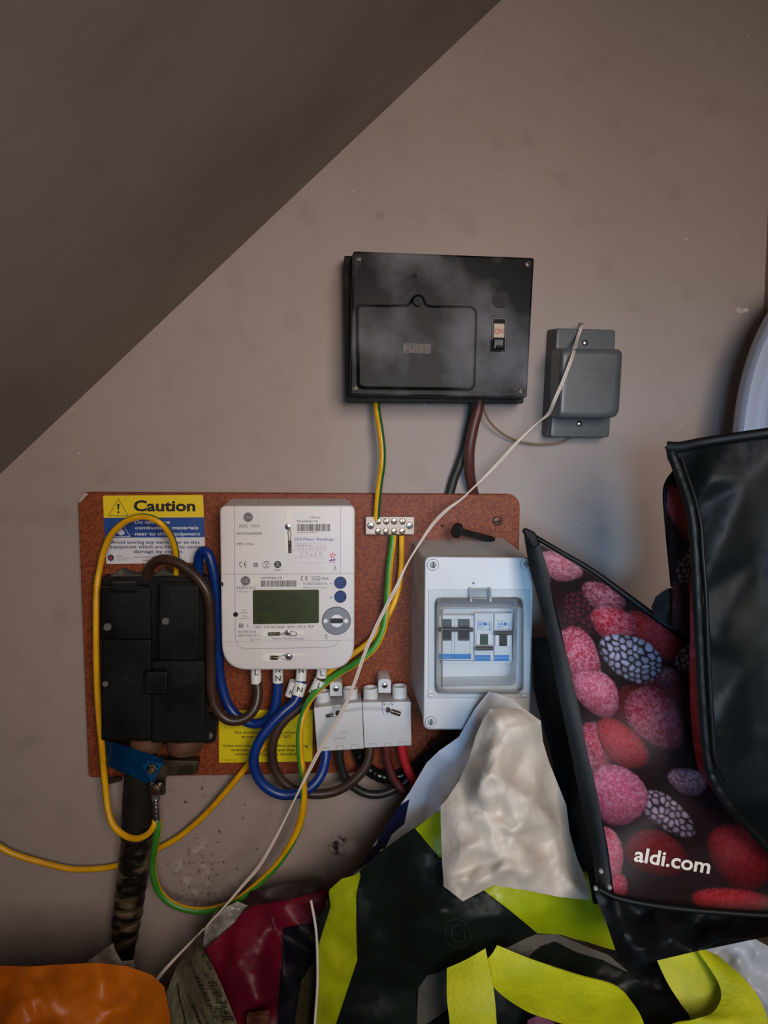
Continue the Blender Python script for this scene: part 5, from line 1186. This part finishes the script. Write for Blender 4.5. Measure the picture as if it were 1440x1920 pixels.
def berries(px, py, lst):
    col = np.zeros((len(px), 3)); bg = np.array(lin((26, 8, 14)))
    col[:] = bg; col += (vnoise(px, py, .03, 3)[:, None] * np.array(lin((60, 10, 22))))*.5
    n1 = vnoise(px, py, .16, 1); n2 = vnoise(px, py, .42, 2); n3 = vnoise(px, py, .55, 5); n4 = vnoise(px * .8 + py * .3, py, .21, 6); n5 = vnoise(px, py, .045, 9)
    for (cx, cy, rx, ry, a, c, fr, kind) in lst:
        ca, sa = math.cos(math.radians(a)), math.sin(math.radians(a))
        u = ((px - cx) * ca + (py - cy) * sa) / rx; v = (-(px - cx) * sa + (py - cy) * ca) / ry
        th_ = np.arctan2(v, u); r = np.sqrt(u * u + v * v) * (1 + .07 * np.sin(2 * th_ + cx) + .05 * np.sin(3 * th_ + cy)) + (n1 - .5) * .03
        m = np.clip((1 - r) * min(rx, ry) / 2.0, 0, 1)[:, None]
        base = np.array(lin(c))[None, :]
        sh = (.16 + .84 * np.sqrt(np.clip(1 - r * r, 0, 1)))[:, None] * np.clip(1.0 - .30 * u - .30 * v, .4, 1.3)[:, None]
        if kind == 0:
            sp = np.clip((n2 * .4 + n3 * .45 + n4 * .35 - .52) * 4.0, 0, 1)
            fz = np.clip(sp * fr * 1.0 + fr * .55 * n1 * n5, 0, 1) * np.clip(1.15 - r * .35 - u * .3 - v * .4, 0, 1)
            cc = base * sh * .8 * (.75 + .5 * n2[:, None]); cc = cc * (1 - fz[:, None] * .7) + np.array(lin((232, 178, 194))) * fz[:, None] * .7 * (.35 + .65 * sh)
        else:
            s = 15.0 if rx > 55 else 12.5
            wx = (vnoise(px, py, .05, 11) - .5) * .9; wy = (vnoise(px, py, .05, 12) - .5) * .9
            X = u * rx / s + wx; Y = v * ry / (s * .78) + wy; best = np.full(len(px), 9.0); sec = best.copy(); idv = np.zeros(len(px))
            for j in (-1, 0, 1):
                row = np.round(Y) + j; off = (row % 2) * .5
                for i in (-1, 0, 1):
                    cc_ = np.round(X - off) + i
                    hx_ = np.sin(cc_ * 12.9 + row * 78.2) * 437.5; hx_ = hx_ - np.floor(hx_); hy_ = np.sin(cc_ * 39.3 + row * 11.1) * 437.5; hy_ = hy_ - np.floor(hy_)
                    d_ = np.sqrt((X - off - cc_ - (hx_ - .5) * .35) ** 2 + ((Y - row - (hy_ - .5) * .35) * .85) ** 2)
                    nw = d_ < best; sec = np.where(nw, best, np.minimum(sec, d_)); idv = np.where(nw, hx_, idv); best = np.where(nw, d_, best)
            gap = np.clip((sec - best) * 3.2 - .30, 0, 1)[:, None]
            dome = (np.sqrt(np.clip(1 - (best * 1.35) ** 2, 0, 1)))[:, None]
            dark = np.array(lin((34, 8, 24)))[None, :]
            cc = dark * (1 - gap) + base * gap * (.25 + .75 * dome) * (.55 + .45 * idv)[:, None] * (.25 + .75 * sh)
            fz = (np.clip(n3 * 1.4 - .5, 0, 1) * fr)[:, None] * gap; cc = cc * (1 - fz * .4) + base * 1.1 * fz * .4
        col = col * (1 - m) + cc * m
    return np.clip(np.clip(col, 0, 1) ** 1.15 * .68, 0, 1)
def vc_material(name, rough):
    m = bpy.data.materials.new(name); m.use_nodes = True; nt = m.node_tree; b = nt.nodes['Principled BSDF']
    at = nt.nodes.new('ShaderNodeAttribute'); at.attribute_name = 'print'
    nt.links.new(at.outputs['Color'], b.inputs['Base Color']); b.inputs['Roughness'].default_value = rough; b.inputs['Specular IOR Level'].default_value = .18
    return m
M_berry = vc_material('berry_print', .5)
def interp(path, t):
    ls = [0]
    for a, b in zip(path, path[1:]): ls.append(ls[-1] + math.hypot(b[0] - a[0], b[1] - a[1]))
    x = t * ls[-1]
    return tuple(np.interp(x, ls, [p[k] for p in path]) for k in (0, 1))
def print_panel(name, left, right, dfun, lst, nu, nv, parent, th=.0015):
    L_ = [interp(left, v / (nv - 1)) for v in range(nv)]; R_ = [interp(right, v / (nv - 1)) for v in range(nv)]
    px = np.array([[L_[v][0] + (R_[v][0] - L_[v][0]) * u / (nu - 1) for u in range(nu)] for v in range(nv)]).ravel()
    py = np.array([[L_[v][1] + (R_[v][1] - L_[v][1]) * u / (nu - 1) for u in range(nu)] for v in range(nv)]).ravel()
    cols = berries(px, py, lst)
    vs = [tuple(P(px[i], py[i], dfun(px[i], py[i]))) for i in range(len(px))]
    fs = [(v * nu + u, v * nu + u + 1, (v + 1) * nu + u + 1, (v + 1) * nu + u) for v in range(nv - 1) for u in range(nu - 1)]
    n0 = len(vs)
    # a plain back so that the panel has thickness
    rim = [u for u in range(nu)] + [v * nu + nu - 1 for v in range(1, nv)] + [(nv - 1) * nu + u for u in range(nu - 2, -1, -1)] + [v * nu for v in range(nv - 2, 0, -1)]
    vs += [(vs[i][0], vs[i][1] + th, vs[i][2]) for i in rim]; m_ = len(rim)
    fs += [(rim[k], n0 + k, n0 + (k + 1) % m_, rim[(k + 1) % m_]) for k in range(m_)]
    me = bpy.data.meshes.new(name); me.from_pydata(vs, [], fs); me.update()
    ca = me.color_attributes.new('print', 'FLOAT_COLOR', 'POINT')
    buf = np.ones((len(vs), 4)); buf[:n0, :3] = cols; buf[n0:, :3] = .01
    ca.data.foreach_set('color', buf.ravel())
    return link(name, me, M_berry, parent, smooth=1.2)
def dberry(x, y):
    return .165 + .00022 * (y - 1000) + .00004 * (x - 1100) + .005 * math.sin((x - 1000) * .018 + (y - 1000) * .007) + .0025 * math.sin(y * .03 + x * .01)
M_blk = mat('black_woven_pe', (9, 10, 10), .5, rgb2=(16, 17, 17), nscale=30, bump=.35, bscale=60, bdist=.001, spec=.22)
M_blk2 = mat('smudged_black_pe', (9, 13, 13), .5, rgb2=(50, 50, 40), nscale=14, lo=.52, hi=.80, bump=.3, bscale=45, bdist=.001, rough2=.75, spec=.16, detail=8)
bb = root('berry_bag', 'shopping bag printed with frozen berries and aldi.com, black edges, right side', 'bag', (P(1250, 1700, .3).x, -.27, 0.0))
Lp = [(1010, 1022), (1030, 1090), (1052, 1180), (1070, 1262), (1092, 1370), (1118, 1480), (1140, 1590), (1154, 1694)]
Rp = [(1012, 1020), (1062, 1048), (1110, 1078), (1180, 1128), (1240, 1172), (1300, 1200), (1330, 1300), (1330, 1440), (1375, 1510), (1460, 1590), (1470, 1724)]
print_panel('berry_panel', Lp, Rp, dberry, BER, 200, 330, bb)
prnt('web_address', [T('aldi.com', 1188, 1614, 27, 144, .022, 9.5)], lambda x, y: dberry(x, y) + .0012, mat('print_ivory', (224, 208, 190), .5), bb, label='white aldi.com lettering')
# black binding down the left edge and the piping over the top edge
ribbon('side_binding', [(981, 994, .163), (992, 1060, .172), (1008, 1120, .185), (1030, 1210, .205), (1045, 1290, .222), (1068, 1400, .245), (1092, 1520, .272), (1110, 1600, .29), (1118, 1672, .308)],
       [(1012, 1018, .172), (1032, 1085, .184), (1046, 1145, .197), (1064, 1230, .215), (1080, 1302, .23), (1100, 1402, .252), (1126, 1520, .280), (1143, 1605, .298), (1154, 1688, .315)], M_blk, bb, th=.004)
link('top_piping', tube_me([P(x, y, dberry(x, y) + .002) for x, y in [(988, 996), (1012, 1012), (1060, 1040), (1110, 1070), (1180, 1121), (1240, 1165), (1292, 1196)]], [.0022, .0026, .0026, .0028, .0034, .0036, .0036], seg=12), M_blk, bb, smooth=1.0)
plate('corner_tip', rrect([(981, 996), (987, 990), (1004, 998), (1014, 1020), (1000, 1030)], 4, 4), .176, .168, M_blk, bb, bev=.002)
sheet('gusset', [(998, 1198, .135), (1022, 1192, .15), (1040, 1225, .20), (1062, 1330, .22), (1100, 1520, .26), (1140, 1700, .295), (1112, 1694, .262), (1103, 1640, .255), (1078, 1590, .22), (1058, 1530, .20), (1042, 1460, .18), (1030, 1400, .17), (1012, 1340, .155), (1000, 1290, .145)],
      [(1015, 1270, .175), (1030, 1330, .20), (1020, 1300, .165), (1060, 1450, .225), (1050, 1400, .19), (1080, 1560, .24), (1090, 1620, .25)], mat('black_soft_lining', (6, 7, 7), .75, spec=.1), amp=.0008, ns=.02, thick=.006, seed=14, step=8, parent=bb, falloff=20)
dB = lambda x, y: dberry(x, y)
sheet('base_panel', [(1112, 1668, .312), (1130, 1662, .318), (1154, 1680, .322), (1220, 1694, .328), (1300, 1704, .334), (1460, 1712, .345), (1460, 1752, .38), (1440, 1756, .375), (1300, 1785, .365), (1185, 1812, .35), (1160, 1800, .34), (1140, 1740, .33)],
      [(1170, 1740, .345), (1200, 1710, .322), (1190, 1780, .352), (1300, 1730, .34), (1260, 1760, .365), (1380, 1735, .352), (1350, 1760, .375)], M_blk, amp=.003, ns=.022, thick=.06, seed=15, step=7, parent=bb, falloff=30, ang=1.0)
link('base_piping', tube_me([P(x, y, d) for x, y, d in [(1124, 1668, .322), (1160, 1684, .328), (1230, 1698, .334), (1320, 1708, .34), (1460, 1718, .35)]], .0026, seg=10), M_blk, bb, smooth=1.0)
link('corner_stitch', join_me([lathe_me([(.0018, 0), (.0018, .002), (.001, .003)], 12, 'y', P(x, y, .322)) for x, y in ((1126, 1632), (1116, 1664), (1142, 1662))]), mat('stitch_pale', (150, 146, 138), .5), bb)
# hidden lower body that stands on the floor
sheet('lower_body', [(1170, 1815, .33), (1300, 1795, .34), (1480, 1760, .35), (1500, 2500, .30), (1500, 2950, .28), (1150, 2950, .28), (1160, 2400, .30)], [(1320, 2300, .31)], M_blk, parent=bb, step=40, thick=.03, seed=20, amp=.001) if False else None
# red strip where the berry side folds behind the black flap
ribbon('folded_side', [(1293, 1075, .30), (1294, 1180, .29), (1293, 1260, .285), (1296, 1350, .282), (1306, 1430, .28), (1326, 1470, .28), (1354, 1508, .285)],
       [(1302, 1075, .30), (1306, 1180, .30), (1310, 1260, .296), (1315, 1350, .292), (1322, 1430, .29), (1336, 1465, .29), (1360, 1508, .29)], mat('red_side_print', (168, 22, 38), .4, rgb2=(216, 80, 104), nscale=60, lo=.55, hi=.7), bb)
fb2 = root('lined_bag', 'tall black-lined bag flap folded open at the right edge, piped edge', 'bag', (P(1380, 1300, .32).x, -.30, 0.0))
flo = [(1246, 838, .295), (1268, 832, .300), (1320, 822, .31), (1380, 812, .32), (1500, 795, .34), (1520, 1650, .33), (1440, 1590, .325), (1405, 1550, .325), (1360, 1505, .33), (1332, 1465, .33), (1322, 1430, .33), (1314, 1330, .328), (1308, 1220, .326), (1303, 1120, .325), (1300, 1040, .32), (1292, 960, .315), (1275, 895, .305), (1256, 860, .30)]
flc = [(x, y, .331 + (d - .335) * .35) for x, y, d in [(1330, 900, .325), (1400, 900, .335), (1340, 1050, .335), (1420, 1050, .33), (1340, 1200, .342), (1400, 1250, .335), (1350, 1350, .345), (1420, 1400, .335), (1360, 1450, .338), (1345, 1460, .345), (1400, 1500, .34), (1460, 1500, .35)]]
sheet('flap', flo, flc, M_blk2, amp=.0015, ns=.010, thick=.012, seed=16, step=9, parent=fb2, ridge=False)
link('side_piping', tube_me([P(x + 6, y, d + .004) for x, y, d in [(1252, 848, .30), (1270, 895, .306), (1290, 960, .316), (1298, 1040, .321), (1302, 1120, .326), (1307, 1220, .327), (1313, 1330, .33), (1322, 1430, .333), (1336, 1470, .335), (1362, 1512, .335), (1402, 1555, .33), (1440, 1595, .33), (1500, 1650, .33)]], .0042, seg=12, nsub=12,
     wob=lambda i, a: 1 + .10 * (1 if (i % 8) < 2 else 0) * -1 + .05 * math.sin(i * .9)), M_blk, fb2, smooth=1.0)
link('side_seam', tube_me([P(x + 20, y, d + .006) for x, y, d in [(1258, 858, .30), (1290, 960, .318), (1298, 1040, .325), (1304, 1120, .33), (1308, 1220, .333), (1314, 1330, .336), (1322, 1425, .338), (1342, 1462, .338)]], .0018, seg=8), M_blk, fb2, smooth=1.0)
link('top_hem', tube_me([P(x, y, d + .004) for x, y, d in [(1250, 838, .298), (1275, 838, .303), (1320, 829, .312), (1380, 820, .322), (1500, 803, .342)]], [.0048, .0046, .0042, .0042, .0042], seg=12, flat=(.7, 1)), M_blk, fb2, smooth=1.0)
# sliver of the second berry bag behind the flap and its webbing handle
b2 = root('berry_bag', 'second berry-printed bag, narrow strip showing behind the black flap', 'bag', (P(1280, 1100, .22).x, -.22, 0.0))
print_panel('berry_panel', [(1258, 895), (1248, 925), (1252, 985), (1256, 1040), (1262, 1100), (1262, 1180)], [(1270, 885), (1330, 925), (1340, 985), (1340, 1040), (1340, 1100), (1340, 1180)], lambda x, y: .235 + .0001 * (y - 900) + .0003 * (x - 1250), BER2, 50, 150, b2)
link('side_piping', tube_me([P(x, y, .238) for x, y in [(1264, 884), (1250, 905), (1246, 930), (1250, 985), (1255, 1040), (1261, 1100)]], .0018, seg=10), M_blk, b2, smooth=1.0)
M_wv = mat('black_webbing', (14, 20, 22), .6, bump=.8, bscale=400, bdist=.001)
sheet('webbing_handle', [(1221, 1138, .23), (1230, 1118, .235), (1250, 1104, .24), (1280, 1098, .245), (1330, 1096, .25), (1330, 1220, .25), (1300, 1205, .245), (1262, 1172, .24), (1228, 1160, .235)], [(1270, 1130, .262), (1250, 1140, .255)], M_wv, amp=.001, thick=.006, seed=18, step=8, parent=b2, falloff=20)
